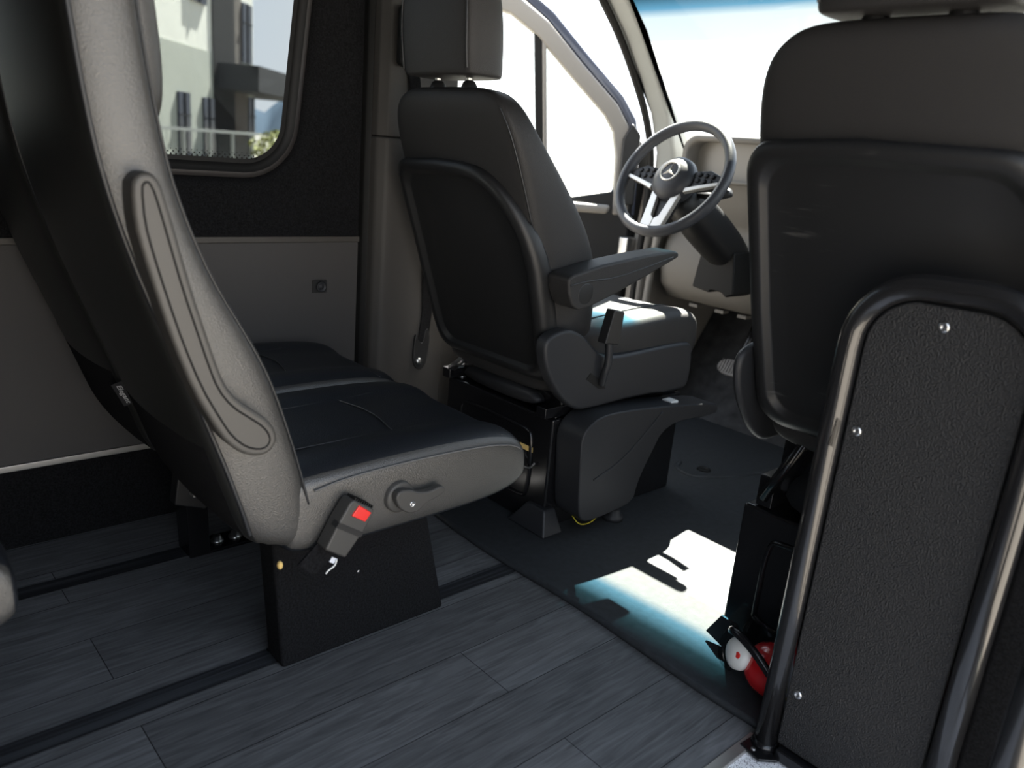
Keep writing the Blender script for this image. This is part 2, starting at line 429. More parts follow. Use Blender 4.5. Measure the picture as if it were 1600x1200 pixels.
obj('black_border', loft(new(), [ring3(win_outline(WY0+0.012, WY1-0.012, WZ0+0.011, WZ1-0.012, 0.09), XL-0.0270), ring3(win_outline(WY0-0.03, WY1+0.03, WZ0-0.03, WZ1+0.03, 0.125), XL-0.0270)], cap=False), RUBBER, w1, smooth=False)
# dotted frit along the bottom of the pane
bm = new()
for k in range(70):
    for r_ in range(3):
        yy = 0.12+k*0.0125+(r_ % 2)*0.006; zz = WZ0+0.013+r_*0.006
        rr = 0.0026-0.0006*r_
        if yy > 0.915: continue
        bm.faces.new([bm.verts.new((XL-0.0270, yy+rr*math.cos(a), zz+rr*math.sin(a))) for a in [R(60*q) for q in range(6)]])
fr = obj('dot_border', bm, RUBBER, w1, smooth=False)
fr['kind'] = 'stuff'

# other walls, ceiling, all of the shell the light sees
struct('ceiling', B(-2.02, 0.02, -2.65, 1.92, 1.86, 1.92), HEADLINER, smooth=False)
struct('wall_rear', B(-2.02, 0.02, -2.70, -2.62, -0.06, 1.92), HEADLINER, smooth=False)
struct('wall_right_rear', B(-0.06, 0.0, -2.62, -0.28, -0.06, 1.86), HEADLINER, smooth=False)
struct('wall_right_header', B(-0.06, 0.0, -0.28, 1.30, 1.74, 1.86), HEADLINER, smooth=False)
# door post on the right, beside the step
bm = prism(new(), [(-0.252, 1.268), (-0.10, 1.250), (0.03, 1.262), (0.03, 1.42), (-0.252, 1.42)], 2, -0.3, 1.86)
struct('wall_right_pillar', bm, CARPET, bevel=0.012)
# passenger door (closed, right) with its window
bm = B(-0.10, -0.03, 1.45, 2.60, -0.06, 0.90); struct('wall_right', bm, PLASTIC, bevel=0.01)
bm = B(-0.10, -0.04, 1.42, 2.05, 1.60, 1.86); struct('trim_5', bm, HEADLINER)
tube_pts = [(-0.08, 2.06, 1.74), (-0.08, 2.25, 1.42), (-0.08, 2.60, 1.02)]
struct('trim_6', tube(new(), smooth_open(tube_pts, 2), 0.04), TRIMP)
bm = prism(new(), [(1.44, 0.90), (2.56, 0.90), (2.10, 1.60), (1.44, 1.60)], 0, -0.072, -0.067)
struct('window_3', bm, GLASS, smooth=False)

# B pillar cover on the left, in two pieces
bm = new()
prism(bm, [(-1.965, 1.208), (-1.915, 1.212), (-1.893, 1.232), (-1.888, 1.26), (-1.888, 1.46), (-2.0, 1.50), (-2.0, 1.208)], 2, 0.0, 1.0085)
tb = struct('trim_7', bm, PILLAR, bevel=0.008, seg=3); tb['label'] = 'grey lower door pillar cover'
bm = new()
prism(bm, [(-1.967, 1.209), (-1.918, 1.214), (-1.897, 1.234), (-1.892, 1.26), (-1.892, 1.46), (-2.0, 1.50), (-2.0, 1.209)], 2, 1.0095, 1.86)
t8 = struct('trim_8', bm, PILLAR, bevel=0.004, seg=2)
obj('joint', prism(new(), [(-1.96, 1.216), (-1.925, 1.220), (-1.905, 1.24), (-1.905, 1.45), (-1.99, 1.45), (-1.99, 1.216)], 2, 0.99, 1.03), RUBBER, t8, smooth=False)
obj('pillar_foot', B(-2.0, -1.895, 1.44, 1.80, 0.0, 0.46), PILLAR, tb, bevel=0.02, seg=3)
# dark upright strip where wall and pillar cover meet
struct('trim_9', prism(new(), [(-1.985, 1.196), (-1.952, 1.198), (-1.938, 1.212), (-1.985, 1.212)], 2, 0.0, 1.86), RUBBER, bevel=0.004)

# roof rail over the driver's door
struct('trim_10', B(-2.0, -1.86, 1.30, 2.0, 1.66, 1.86), TRIMP, bevel=0.03)

# A pillar, left: pale trim, dark seal along the door opening
outer_e = [(1.90, 1.66), (2.02, 1.57), (2.10, 1.50), (2.20, 1.41), (2.31, 1.28), (2.39, 1.17), (2.45, 1.04), (2.46, 0.90)]
inner_e = [(2.66, 0.90), (2.62, 1.02), (2.50, 1.135), (2.33, 1.30), (2.17, 1.46), (2.02, 1.62), (1.93, 1.72)]
bm = prism(new(), outer_e+inner_e, 0, -1.95, -1.86)
ap = struct('trim_11', bm, TRIMP, bevel=0.02, seg=3)
bm = tube(new(), smooth_open([(-1.955, y-0.008, z-0.006) for y, z in outer_e]+[(-1.955, 2.44, 0.5), (-1.955, 2.42, 0.06)], 2), 0.013, 8)
obj('door_seal', bm, RUBBER, ap)
bm = tube(new(), smooth_open([(-1.90, y+0.030, z+0.022) for y, z in outer_e]+[(-1.92, 2.475, 0.5), (-1.92, 2.46, 0.06)], 2), 0.016, 8)
obj('trim_bead', bm, DOORP, ap)
# side of the footwell and door jamb
bm = prism(new(), [(2.43, -0.03), (2.44, 0.60), (2.47, 0.98), (2.66, 1.02), (3.3, 1.0), (3.3, -0.03)], 0, -2.0, -1.925)
struct('wall_front_left', bm, DASH, bevel=0.015)
struct('baseboard_left', B(-2.0, -1.90, 1.47, 2.45, -0.05, 0.05), PLASTIC, bevel=0.01)
# bulkhead behind the pedals
bm = new(); prism(bm, [(2.66, -0.02), (2.98, 0.42), (3.02, 1.0), (3.12, 1.0), (3.12, -0.06), (2.66, -0.06)], 0, -1.93, -0.09)
struct('wall_front', bm, TOE, bevel=0.03, seg=4)

# windscreen
bm = new()
rings = []
N = 14
for i in range(9):
    t = i/8; z = 1.00+t*0.82
    y0 = 2.63-(z-1.0)
    row = []
    for j in range(N+1):
        s = -1+2*j/N; x = -0.985+0.885*s
        row.append((x, y0+0.05*(1-s*s), z))
    rings.append(row)
loft(bm, rings, cap=False, closed=False)
w2 = struct('window_2', bm, WSGLASS)
# front edge of the roof over the windscreen
struct('trim_12', B(-1.95, -0.05, 1.70, 1.93, 1.80, 1.90), HEADLINER, bevel=0.02)

# ------------------------------------------------------------------ driver's door, standing open
HX, HY, TH = -2.02, 2.45, R(42)
dx, dy = -math.sin(TH), -math.cos(TH)
nx, ny = -math.cos(TH), math.sin(TH)      # outward
def D(s, z, o=0.0): return (HX+dx*s+nx*o, HY+dy*s+ny*o, z)
def sweep(bm, pts, w_in, t0, t1):
    """flat bar along an (s,z) polyline: half width in the door plane, offsets t0..t1 across it"""
    P = [Vector((p[0], p[1])) for p in pts]; rings = []
    for i, p in enumerate(P):
        a = (P[i]-P[i-1]).normalized() if i else (P[1]-P[0]).normalized()
        b = (P[i+1]-P[i]).normalized() if i < len(P)-1 else a
        t = (a+b).normalized(); nn = Vector((-t.y, t.x)); k = w_in/max(0.5, nn.dot(Vector((-a.y, a.x))))
        q0, q1 = p+nn*k, p-nn*k
        rings.append([D(q0.x, q0.y, t0), D(q0.x, q0.y, t1), D(q1.x, q1.y, t1), D(q1.x, q1.y, t0)])
    return loft(bm, rings, True)
def dprism(bm, pts, t0, t1):
    A = [bm.verts.new(D(s, z, t0)) for s, z in pts]; E_ = [bm.verts.new(D(s, z, t1)) for s, z in pts]; n = len(pts)
    bm.faces.new(A); bm.faces.new(E_[::-1])
    for i in range(n): bm.faces.new((A[i], A[(i+1) % n], E_[(i+1) % n], E_[i]))
    return bm
d1 = struct('door_1', dprism(new(), [(0.0, 0.02), (0.0, 0.86), (0.06, 0.90), (0.3, 0.845), (1.08, 0.84), (1.10, 0.5), (1.08, 0.02)], -0.02, 0.07), PLASTIC, bevel=0.02, seg=3)
obj('upper_trim', dprism(new(), [(0.10, 0.80), (0.09, 0.835), (0.3, 0.835), (1.07, 0.83), (1.08, 0.79)], -0.05, -0.015), DOORP, d1, bevel=0.015, seg=3)
fp = [(0.03, 0.80), (0.04, 1.00), (0.055, 1.09), (0.09, 1.165), (0.25, 1.32), (0.42, 1.475), (0.55, 1.545), (0.75, 1.58), (1.03, 1.59), (1.07, 0.80)]
obj('window_frame', sweep(new(), [(0.05, 0.80), (0.062, 1.02), (0.085, 1.115), (0.13, 1.18), (0.27, 1.305), (0.41, 1.435), (0.52, 1.505), (0.72, 1.55), (1.03, 1.56), (1.06, 0.80)], 0.030, -0.03, 0.03), DOORP, d1, bevel=0.008)
obj('frame_seal', sweep(new(), [(0.008, 0.80), (0.018, 1.03), (0.045, 1.145), (0.10, 1.22), (0.24, 1.345), (0.385, 1.482), (0.50, 1.56), (0.72, 1.605), (1.07, 1.615)], 0.017, -0.012, 0.04), BODY, d1, bevel=0.006)
obj('window_divider', sweep(new(), [(0.362, 0.82), (0.385, 1.05), (0.427, 1.44)], 0.017, -0.022, 0.02), RUBBER, d1, bevel=0.005)
obj('divider_trim', sweep(new(), [(0.343, 0.82), (0.366, 1.05), (0.405, 1.42)], 0.008, -0.026, 0.0), DOORP, d1, bevel=0.004)
obj('pane', dprism(new(), [(0.07, 0.82), (0.09, 1.10), (0.14, 1.17), (0.40, 1.41), (0.52, 1.49), (0.72, 1.53), (1.03, 1.54), (1.05, 0.82)], 0.0, 0.004), GLASS, d1, smooth=False)
obj('door_handle', tube(new(), smooth_open([D(0.30, 0.68, -0.03), D(0.32, 0.66, -0.075), D(0.5, 0.66, -0.075), D(0.52, 0.68, -0.03)]), 0.012, 8), PLASTIC_G, d1)
obj('hinge', B(-2.03, -1.985, 2.40, 2.46, 0.62, 0.72), STEEL, d1, bevel=0.006)
obj('hinge_cover', dprism(new(), [(-0.055, 0.10), (-0.05, 1.04), (0.03, 1.10), (0.03, 0.10)], 0.005, 0.05), RUBBER, d1, bevel=0.008)
# dark plastic corner by the hinge (mirror mount)
obj('mirror_mount', dprism(new(), [(0.005, 0.84), (0.01, 1.10), (0.045, 1.14), (0.075, 1.08), (0.072, 0.84)], -0.045, -0.012), PLASTIC, d1, bevel=0.008)

# ================================================================== REAR SEATS
def lerp(a, b, t): return tuple(a[i]+(b[i]-a[i])*t for i in range(len(a)))

PROF = [  # front point (y,z), rear point (y,z), width factor
    ((0.585, 0.302), (0.515, 0.322), 0.93),
    ((0.605, 0.330), (0.480, 0.372), 0.985),
    ((0.605, 0.400), (0.462, 0.425), 1.0),
    ((0.583, 0.490), (0.430, 0.520), 1.0),
    ((0.541, 0.622), (0.382, 0.648), 1.0),
    ((0.500, 0.700), (0.350, 0.730), 1.0),
    ((0.452, 0.777), (0.322, 0.812), 1.0),
    ((0.415, 0.860), (0.298, 0.895), 1.0),
    ((0.386, 0.950), (0.280, 0.982), 1.0),
    ((0.357, 1.138), (0.264, 1.125), 1.0),
    ((0.345, 1.300), (0.252, 1.290), 0.98),
    ((0.335, 1.400), (0.245, 1.400), 0.93),
    ((0.315, 1.440), (0.262, 1.442), 0.80)]

def bench_seat(cx, w, label, near,  dy_=0.0, group='passenger seats with folding armrests'):
    t = thing('passenger_seat', label, 'seat', (cx, 0.75+dy_, 0.0), group)
    Y = dy_
    SQ = [(0.995, 0.30), (1.005, 0.62), (0.985, 0.88), (0.90, 1.0), (0.72, 0.99), (0.45, 0.90), (0.0, 0.86), (-0.45, 0.90), (-0.72, 0.99), (-0.90, 1.0), (-0.985, 0.88), (-1.005, 0.62), (-0.995, 0.30),
          (-0.965, 0.08), (-0.92, 0.0), (-0.6, -0.10), (0.0, -0.16), (0.6, -0.10), (0.92, 0.0), (0.965, 0.08)]
    rings = []
    for F, Rr, k in PROF:
        rings.append([(cx+s*w*k, Rr[0]+(F[0]-Rr[0])*q+Y, Rr[1]+(F[1]-Rr[1])*q) for s, q in SQ])
    back = obj('backrest', loft(new(), rings), LEATHER, t, sub=2)
    # seam bead down the side / rear edge and the front edge
    for s_, q_ in ((1.0, 0.10), (-1.0, 0.10)):
        pts = [(cx+s_*w*k*0.968, Rr[0]+(F[0]-Rr[0])*q_+Y-0.001, Rr[1]+(F[1]-Rr[1])*q_) for F, Rr, k in PROF[1:11]]
        obj('piping', tube(new(), smooth_open(pts, 2), 0.0038, 6), PIPING, back)
    pts = [(cx+w*0.985, Rr[0]+(F[0]-Rr[0])*0.90+Y, Rr[1]+(F[1]-Rr[1])*0.90) for F, Rr, k in PROF[2:11]]
    obj('piping', tube(new(), smooth_open(pts, 2), 0.0022, 6), PIPING, back)
    # rough fabric low on the back
    me = back.data; me.materials.append(CARPET); me.materials.append(LEATHER_R)
    n_q = len(SQ)
    for p in me.polygons:
        rows = [v // n_q for v in p.vertices]; cols = [v % n_q for v in p.vertices]
        if len(p.vertices) == 4 and max(rows) <= 3 and min(cols) >= 14 and max(cols) <= 18: p.material_index = 1
        elif len(p.vertices) == 4 and min(cols) >= 13: p.material_index = 2
    # head pad on the front of the backrest
    hr = []
    for i, (zz, k, dd) in enumerate(((0.985, 0.70, 0.004), (1.00, 0.80, 0.022), (1.06, 0.86, 0.034), (1.20, 0.88, 0.036), (1.34, 0.84, 0.030), (1.40, 0.70, 0.010))):
        yf = 0.386+(0.340-0.386)*min(1, (zz-0.95)/0.35)
        hr.append([(cx+s*w*k, yf+Y+q*dd-0.02*(1-q), zz) for s, q in ((1, -0.6), (1, 0.5), (0.9, 1.0), (0.4, 0.9), (0, 0.85), (-0.4, 0.9), (-0.9, 1.0), (-1, 0.5), (-1, -0.6))])
    obj('head_pad', loft(new(), hr), LEATHER, t, sub=2)
    # cushion
    cr_ = []
    for y_, zt, zb, k in ((0.545, 0.425, 0.320, 0.95), (0.565, 0.436, 0.302, 0.985), (0.63, 0.441, 0.297, 1.0), (0.80, 0.446, 0.297, 1.0), (0.93, 0.443, 0.299, 1.0), (1.00, 0.438, 0.303, 1.0), (1.065, 0.426, 0.314, 0.998), (1.093, 0.402, 0.332, 0.985), (1.100, 0.375, 0.352, 0.95)):
        ring = [(cx+s*w*k, y_+Y, z) for s, z in ((0.90, zb), (0.985, zb+0.012), (1.0, (zt*0.35+zb*0.65)), (1.0, zt-0.025), (0.992, zt-0.006), (0.955, zt+0.008), (0.80, zt+0.020), (0.60, zt+0.020), (0.45, zt+0.008), (0.0, zt+0.012),
                 (-0.45, zt+0.008), (-0.60, zt+0.020), (-0.80, zt+0.020), (-0.955, zt+0.008), (-0.992, zt-0.006), (-1.0, zt-0.025), (-1.0, (zt*0.35+zb*0.65)), (-0.985, zb+0.012), (-0.90, zb), (0, zb-0.004))]
        cr_.append(ring)
    cu = obj('cushion', loft(new(), cr_), LEATHER_S, t, sub=2)
    # make the side band of the cushion a separate leather skin so the seam reads
    me = cu.data; me.materials.append(LEATHER)
    for p in me.polygons:
        if abs(p.normal.x) > 0.75: p.material_index = 1
    for s_ in (1, -1):
        sp = [(cx+s_*w*1.0, 0.60+Y, 0.425), (cx+s_*w*1.001, 0.66+Y, 0.436), (cx+s_*w*1.001, 0.80+Y, 0.440), (cx+s_*w*1.0, 0.93+Y, 0.437), (cx+s_*w*0.996, 1.00+Y, 0.432), (cx+s_*w*0.99, 1.06+Y, 0.420), (cx+s_*w*0.96, 1.088+Y, 0.398)]
        obj('piping', tube(new(), smooth_open(sp, 2), 0.0020, 6), STITCH, cu)
    # inset seams on top of the cushion
    for s_ in (0.47, -0.47):
        sp = [(cx+s_*w, 0.60+Y, 0.455), (cx+s_*w, 0.80+Y, 0.4555), (cx+s_*w*1.1, 0.93+Y, 0.4565), (cx+s_*w*1.6, 1.01+Y, 0.4545), (cx+s_*w*1.95, 1.035+Y, 0.441)]
        obj('seam', tube(new(), smooth_open(sp, 2), 0.0018, 6), PIPING, cu)
    sp = [(cx-w*0.47, 0.83+Y, 0.4555), (cx, 0.85+Y, 0.4588), (cx+w*0.47, 0.83+Y, 0.4555)]
    obj('seam', tube(new(), smooth_open(sp, 2), 0.0018, 6), PIPING, cu)
    if near:
        X = cx+w
        ARM = [(0.321, 0.918), (0.323, 0.871), (0.332, 0.830), (0.348, 0.770), (0.366, 0.708), (0.390, 0.640), (0.416, 0.588), (0.435, 0.555), (0.459, 0.532), (0.484, 0.522), (0.504, 0.525), (0.516, 0.540), (0.515, 0.559), (0.502, 0.579), (0.479, 0.598), (0.455, 0.617), (0.436, 0.644), (0.423, 0.683), (0.409, 0.731), (0.393, 0.785), (0.378, 0.846), (0.366, 0.895), (0.358, 0.923), (0.348, 0.935), (0.335, 0.936), (0.326, 0.929)]
        A2 = [(y+Y, z) for y, z in smooth_closed(ARM, 1)]
        arm = obj('folded_armrest', prism(new(), A2, 0, X-0.012, X+0.036), ARM_PL, t, bevel=0.007, seg=3, label='folded up dark grey armrest')
        # raised face with a groove line round it
        cyy = sum(p[0] for p in A2)/len(A2); czz = sum(p[1] for p in A2)/len(A2)
        def inset(pts, d):
            n = len(pts); out = []
            for i in range(n):
                a = Vector(pts[i-1]); b = Vector(pts[(i+1) % n]); tt = (b-a).normalized()
                out.append((pts[i][0]-tt.y*d, pts[i][1]+tt.x*d))
            return out
        ar = sum(A2[i][0]*A2[(i+1) % len(A2)][1]-A2[(i+1) % len(A2)][0]*A2[i][1] for i in range(len(A2)))
        ins = inset(A2, 0.0125 if ar > 0 else -0.0125)
        obj('armrest_groove', tube(new(), [(X+0.0360, y, z) for y, z in ins]+[(X+0.0360, *ins[0])], 0.0016, 6, cap=False), RUBBER, arm)
        # recline lever with screw
        LV = [(0.740, 0.392), (0.749, 0.402), (0.771, 0.400), (0.792, 0.389), (0.818, 0.386), (0.842, 0.392), (0.853, 0.385), (0.855, 0.377), (0.837, 0.369), (0.808, 0.363), (0.794, 0.350), (0.774, 0.350), (0.758, 0.360), (0.746, 0.373)]
        lv = obj('recline_lever', prism(new(), [(y+Y+0.007, z-0.004) for y, z in smooth_closed(LV, 1)], 0, X+0.008, X+0.026), BUCKP, t, bevel=0.005, seg=3)
        obj('lever_boss', lathe(new(), [(-0.03, 0.032), (0.008, 0.030), (0.010, 0.026), (0.010, 0.0)], (X, 0.770+Y, 0.376), (1, 0, 0)), BUCKP, lv)
        obj('screw', lathe(new(), [(0.0, 0.0065), (0.002, 0.006), (0.002, 0.003), (0.0005, 0.0025), (0.0005, 0)], (X+0.026, 0.784+Y, 0.366), (1, 0, 0), 12), STEEL, lv)
        # seat-belt buckle
        d0 = Vector((0.668, 0.391))-Vector((0.618, 0.316)); L_ = d0.length; d0.normalize(); q0 = Vector((d0.y, -d0.x))
        base = Vector((0.622, 0.316))
        def BP(a, b): v = base+d0*a+q0*b; return (v.x+Y, v.y)
        bk = obj('belt_buckle', prism(new(), [BP(0, -0.024), BP(0, 0.024), BP(0.055, 0.030), BP(0.088, 0.030), BP(0.096, 0.024), BP(0.096, -0.024), BP(0.088, -0.028), BP(0.05, -0.028)], 0, X+0.003, X+0.036), BUCKP, t, bevel=0.004, seg=2)
        obj('release_button', prism(new(), [BP(0.070, -0.013), BP(0.070, 0.020), BP(0.089, 0.022), BP(0.092, -0.010)], 0, X+0.030, X+0.0385), REDP, bk, bevel=0.002, label='red release button')
        bm = new()
        for k in range(9):
            b_ = -0.021+k*0.0052
            prism(bm, [BP(0.094, b_), BP(0.094, b_+0.0022), BP(0.100, b_+0.0022), BP(0.100, b_)], 0, X+0.008, X+0.032)
        obj('slot_ribs', bm, RUBBER, bk, smooth=False)
        obj('grip_band', prism(new(), [BP(0.042, -0.029), BP(0.042, 0.0295), BP(0.052, 0.030), BP(0.052, -0.0285)], 0, X+0.02, X+0.0368), PLASTIC, bk, smooth=False)
        obj('belt_strap', prism(new(), [BP(-0.045, -0.036), BP(-0.052, 0.006), BP(0.004, 0.022), BP(0.004, -0.022)], 0, X+0.004, X+0.008), CARPET, t, smooth=False)
        obj('care_label', prism(new(), [BP(-0.022, 0.020), BP(-0.012, 0.020), BP(-0.012, 0.033), BP(-0.022, 0.031)], 0, X+0.006, X+0.0075), LABELW, t, smooth=False, label='small white care label')
        obj('loose_thread', tube(new(), smooth_open([(X+0.009, 0.640+Y, 0.288), (X+0.011, 0.636+Y, 0.278), (X+0.009, 0.624+Y, 0.272), (X+0.008, 0.620+Y, 0.266)]), 0.0016, 5), WHITEP, t)
        bm = new(); bmesh.ops.create_icosphere(bm, subdivisions=2, radius=0.006, matrix=Matrix.Translation((X-0.004, 0.540+Y, 0.302)) @ Matrix.Diagonal((1, 0.8, 1.3, 1)))
        obj('foam_scrap', bm, YELLOWF, t, label='scrap of yellow foam poking out')
        # seat leg: carpeted pedestal, frame, wall side foot
        obj('pedestal', prism(new(), [(0.602+Y, 0.0), (0.992+Y, 0.0), (0.918+Y, 0.300), (0.580+Y, 0.300)], 0, -1.285, -1.218), CARPET, t, bevel=0.008, label='black carpeted pedestal leg')
        obj('pedestal_screw', lathe(new(), [(0, 0.004), (0.001, 0.003), (0.001, 0)], (-1.2175, 0.765+Y, 0.163), (1, 0, 0), 10), STEEL, t)
        obj('seat_frame', B(-1.538, -1.20, 0.64+Y, 0.97+Y, 0.255, 0.300), STEEL_B, t, bevel=0.004)
    elif dy_ == 0.0:
        obj('seat_frame', B(-1.95, -1.57, 0.64+Y, 0.97+Y, 0.255, 0.300), STEEL_B, t, bevel=0.004)
        ft = obj('wall_side_leg', prism(new(), [(0.61+Y, 0.003), (0.78+Y, 0.003), (0.78+Y, 0.012), (0.66+Y, 0.012), (0.65+Y, 0.26), (0.60+Y, 0.26)], 0, -1.79, -1.715), STEEL_B, t, bevel=0.003)
        for yy in (0.69, 0.735):
            obj('floor_bolt', lathe(new(), [(0, 0.016), (0.004, 0.016), (0.006, 0.011), (0.014, 0.010), (0.015, 0.0)], (-1.752, yy+Y, 0.012), (0, 0, 1), 12), STEEL, ft)
        br = obj('hinge_bracket', prism(new(), [(0.535+Y, 0.215), (0.60+Y, 0.19), (0.66+Y, 0.25), (0.64+Y, 0.30), (0.55+Y, 0.33)], 0, -1.62, -1.585), PLASTIC, t, bevel=0.004)
        obj('bracket_plate', B(-1.585, -1.56, 0.565+Y, 0.645+Y, 0.235, 0.241), ALU, br, bevel=0.002)
    else:
        obj('pedestal', prism(new(), [(0.602+Y, 0.0), (0.992+Y, 0.0), (0.918+Y, 0.300), (0.580+Y, 0.300)], 0, -1.285, -1.218), CARPET, t, bevel=0.008)
        obj('pedestal', prism(new(), [(0.602+Y, 0.0), (0.992+Y, 0.0), (0.918+Y, 0.300), (0.580+Y, 0.300)], 0, -1.50, -1.433), CARPET, t, bevel=0.008)
        obj('seat_frame', B(-1.538, -1.20, 0.64+Y, 0.97+Y, 0.255, 0.300), STEEL_B, t, bevel=0.004)
    return t

seat_aisle = bench_seat(-1.322, 0.222, 'black leather passenger seat nearest the camera, with red belt buckle and folded grey armrest', True)
seat_window = bench_seat(-1.760, 0.196, 'black leather passenger seat against the wall, under the side window', False)
seat_back_row = bench_seat(-1.322, 0.222, 'black leather seat of the row behind, only its cushion corner showing at the left edge', False, dy_=-0.930)
for pr in [c for c in seat_back_row.children if c.name.split('.')[0] in ('head_pad',)]: pass

# maker's tag sewn to the edge of the far seat
tag_c = Vector((-1.5575, 0.438, 0.488)); tu = Vector((0.20, 0.40, -0.90)).normalized(); tn = Vector((0.80, -0.60, 0.0)); tn = (tn-tu*tn.dot(tu)).normalized(); tr2 = tu.cross(tn)
bm = new()
hw_, hh_ = 0.024, 0.0125
vs = []
for k in (-0.0005, 0.0005):
    vs.append([bm.verts.new(tag_c+tu*a+tr2*b+tn*k) for a, b in ((-hw_, -hh_), (hw_, -hh_), (hw_, hh_), (-hw_, hh_))])
bm.faces.new(vs[0]); bm.faces.new(vs[1])
for i in range(4): bm.faces.new((vs[0][i], vs[0][(i+1) % 4], vs[1][(i+1) % 4], vs[1][i]))
mk = obj('sewn_tag', bm, TAGM, seat_window, smooth=False, label='small black woven tag with white script')
bt = text_bm('Elegant', 0.0135, tag_c+tn*0.0012, tu, tn.cross(tu), shear=0.3)
obj('tag_lettering', bt, TAGW, mk, smooth=False)

# ================================================================== FRONT SEATS
def front_seat(cx, oz, label, driver, group='front seats'):
    t = thing('driver_seat' if driver else 'front_passenger_seat', label, 'seat', (cx, 1.70, 0.0), group)
    # backrest
    PR = [  # rear y,z ; front y,z ; half width ; front pad inset
        ((1.425, 0.425), (1.50, 0.455), 0.215),
        ((1.405, 0.455), (1.535, 0.50), 0.232),
        ((1.375, 0.53), (1.545, 0.60), 0.242),
        ((1.320, 0.70), (1.525, 0.76), 0.250),
        ((1.270, 0.84), (1.445, 0.87), 0.250),
        ((1.228, 0.95), (1.355, 0.965), 0.248),
        ((1.195, 1.04), (1.285, 1.04), 0.238),
        ((1.178, 1.09), (1.258, 1.09), 0.215),
        ((1.176, 1.118), (1.250, 1.115), 0.180),
        ((1.190, 1.135), (1.240, 1.133), 0.135)]
    SQ = [(1.0, 0.30), (1.0, 0.70), (0.985, 0.90), (0.90, 1.0), (0.74, 0.98), (0.5, 0.80), (0.0, 0.74), (-0.5, 0.80), (-0.74, 0.98), (-0.90, 1.0), (-0.985, 0.90), (-1.0, 0.70), (-1.0, 0.30),
          (-0.97, 0.10), (-0.88, 0.0), (-0.5, -0.06), (0.0, -0.08), (0.5, -0.06), (0.88, 0.0), (0.97, 0.10)]
    rings = [[(cx+s*w, Rr[0]+(F[0]-Rr[0])*q, Rr[1]+(F[1]-Rr[1])*q+oz) for s, q in SQ] for Rr, F, w in PR]
    back = obj('backrest', loft(new(), rings), VINYL, t, sub=2)
    for s_ in (1,):
        pts = [(cx+s_*w*0.93, Rr[0]+(F[0]-Rr[0])*0.06-0.0005, Rr[1]+(F[1]-Rr[1])*0.07+oz) for Rr, F, w in PR[4:8]]
        obj('piping', tube(new(), smooth_open(pts, 2), 0.0022, 6), PIPING, back)
    # moulded shell on the rear: asymmetric top corners
    def rear_at(z):
        for (a, _, w0), (b, _, w1) in zip(PR[:-1], PR[1:]):
            if a[1] <= z <= b[1]:
                k = (z-a[1])/(b[1]-a[1]); return a[0]+(b[0]-a[0])*k
        return PR[0][0][0] if z < PR[0][0][1] else PR[-1][0][0]
    TOPZ, BOTZ = 0.968, 0.432
    ol = []
    wL, wR = 0.252, 0.252
    crx, crz = (0.19, 0.23) if driver else (0.10, 0.14)
    for k in range(9):  # left corner, small
        a = R(180-90*k/8); ol.append((-wL+0.055+0.055*math.cos(a), TOPZ-0.062+0.055*math.sin(a)))
    ol.append((-0.05, TOPZ)); ol.append((0.05, TOPZ-0.002))
    for k in range(11):
        a = R(90-90*k/10); ol.append((wR-crx+crx*math.cos(a), TOPZ-0.004-crz+crz*math.sin(a)))
    ol.append((wR-0.004, 0.62)); ol.append((0.238, 0.50))
    for k in range(7):
        a = R(0-90*k/6); ol.append((0.238-0.06+0.06*math.cos(a), BOTZ+0.05+0.05*math.sin(a)))
    for k in range(7):
        a = R(270-90*k/6); ol.append((-0.238+0.06+0.06*math.cos(a), BOTZ+0.05+0.05*math.sin(a)))
    ol.append((-0.240, 0.52)); ol.append((-wL+0.002, 0.66)); ol.append((-wL, 0.78))
    ctr = (0.0, 0.70)
    def scaled(k): return [(ctr[0]+(p[0]-ctr[0])*k, ctr[1]+(p[1]-ctr[1])*(1-(1-k)*0.85)) for p in ol]
    def lay(pts, d):
        out = []
        for x, z in pts:
            bulge = 0.018*(1-(x/0.255)**2)
            out.append((cx+x, rear_at(z)-bulge-d, z+oz))
        return out
    bm = new()
    loft(bm, [lay(scaled(0.97), -0.040), lay(scaled(1.006), -0.022), lay(scaled(0.998), 0.000), lay(scaled(0.975), 0.013), lay(scaled(0.93), 0.017), lay(scaled(0.885), 0.017), lay(scaled(0.865), 0.014), lay(scaled(0.84), 0.003), lay(scaled(0.82), 0.001), lay(scaled(0.60), 0.001), lay(scaled(0.30), 0.003), lay(scaled(0.03), 0.003)])
    obj('back_shell', bm, PLASTIC if driver else SHELL, t, label='black moulded plastic back shell')
    # headrest
    hy = 1.145; hz0 = 1.152 if driver else 1.135
    hr = []
    hsec = [(0.92, 0.0, 0.056), (0.985, 0.003, 0.062), (0.998, 0.014, 0.064), (1.0, 0.05, 0.066), (1.02, 0.10, 0.066), (1.0, 0.16, 0.062), (0.95, 0.20, 0.055), (0.80, 0.225, 0.040), (0.6, 0.232, 0.02)]
    for k, dz_, th_ in hsec:
        z = hz0+dz_
        yc = hy+0.060-0.10*dz_
        hr.append([(cx+s*0.135*k, yc+q*th_, z+oz) for s, q in ((1, -0.3), (1.0, 0.35), (0.9, 0.85), (0.55, 1.0), (0, 1.05), (-0.55, 1.0), (-0.9, 0.85), (-1, 0.35), (-1.0, -0.3), (-0.97, -0.75), (-0.86, -0.95), (-0.45, -1.03), (0, -1.05), (0.45, -1.03), (0.86, -0.95), (0.97, -0.75))])
    hd = obj('headrest', loft(new(), hr), VINYL, t, sub=2)
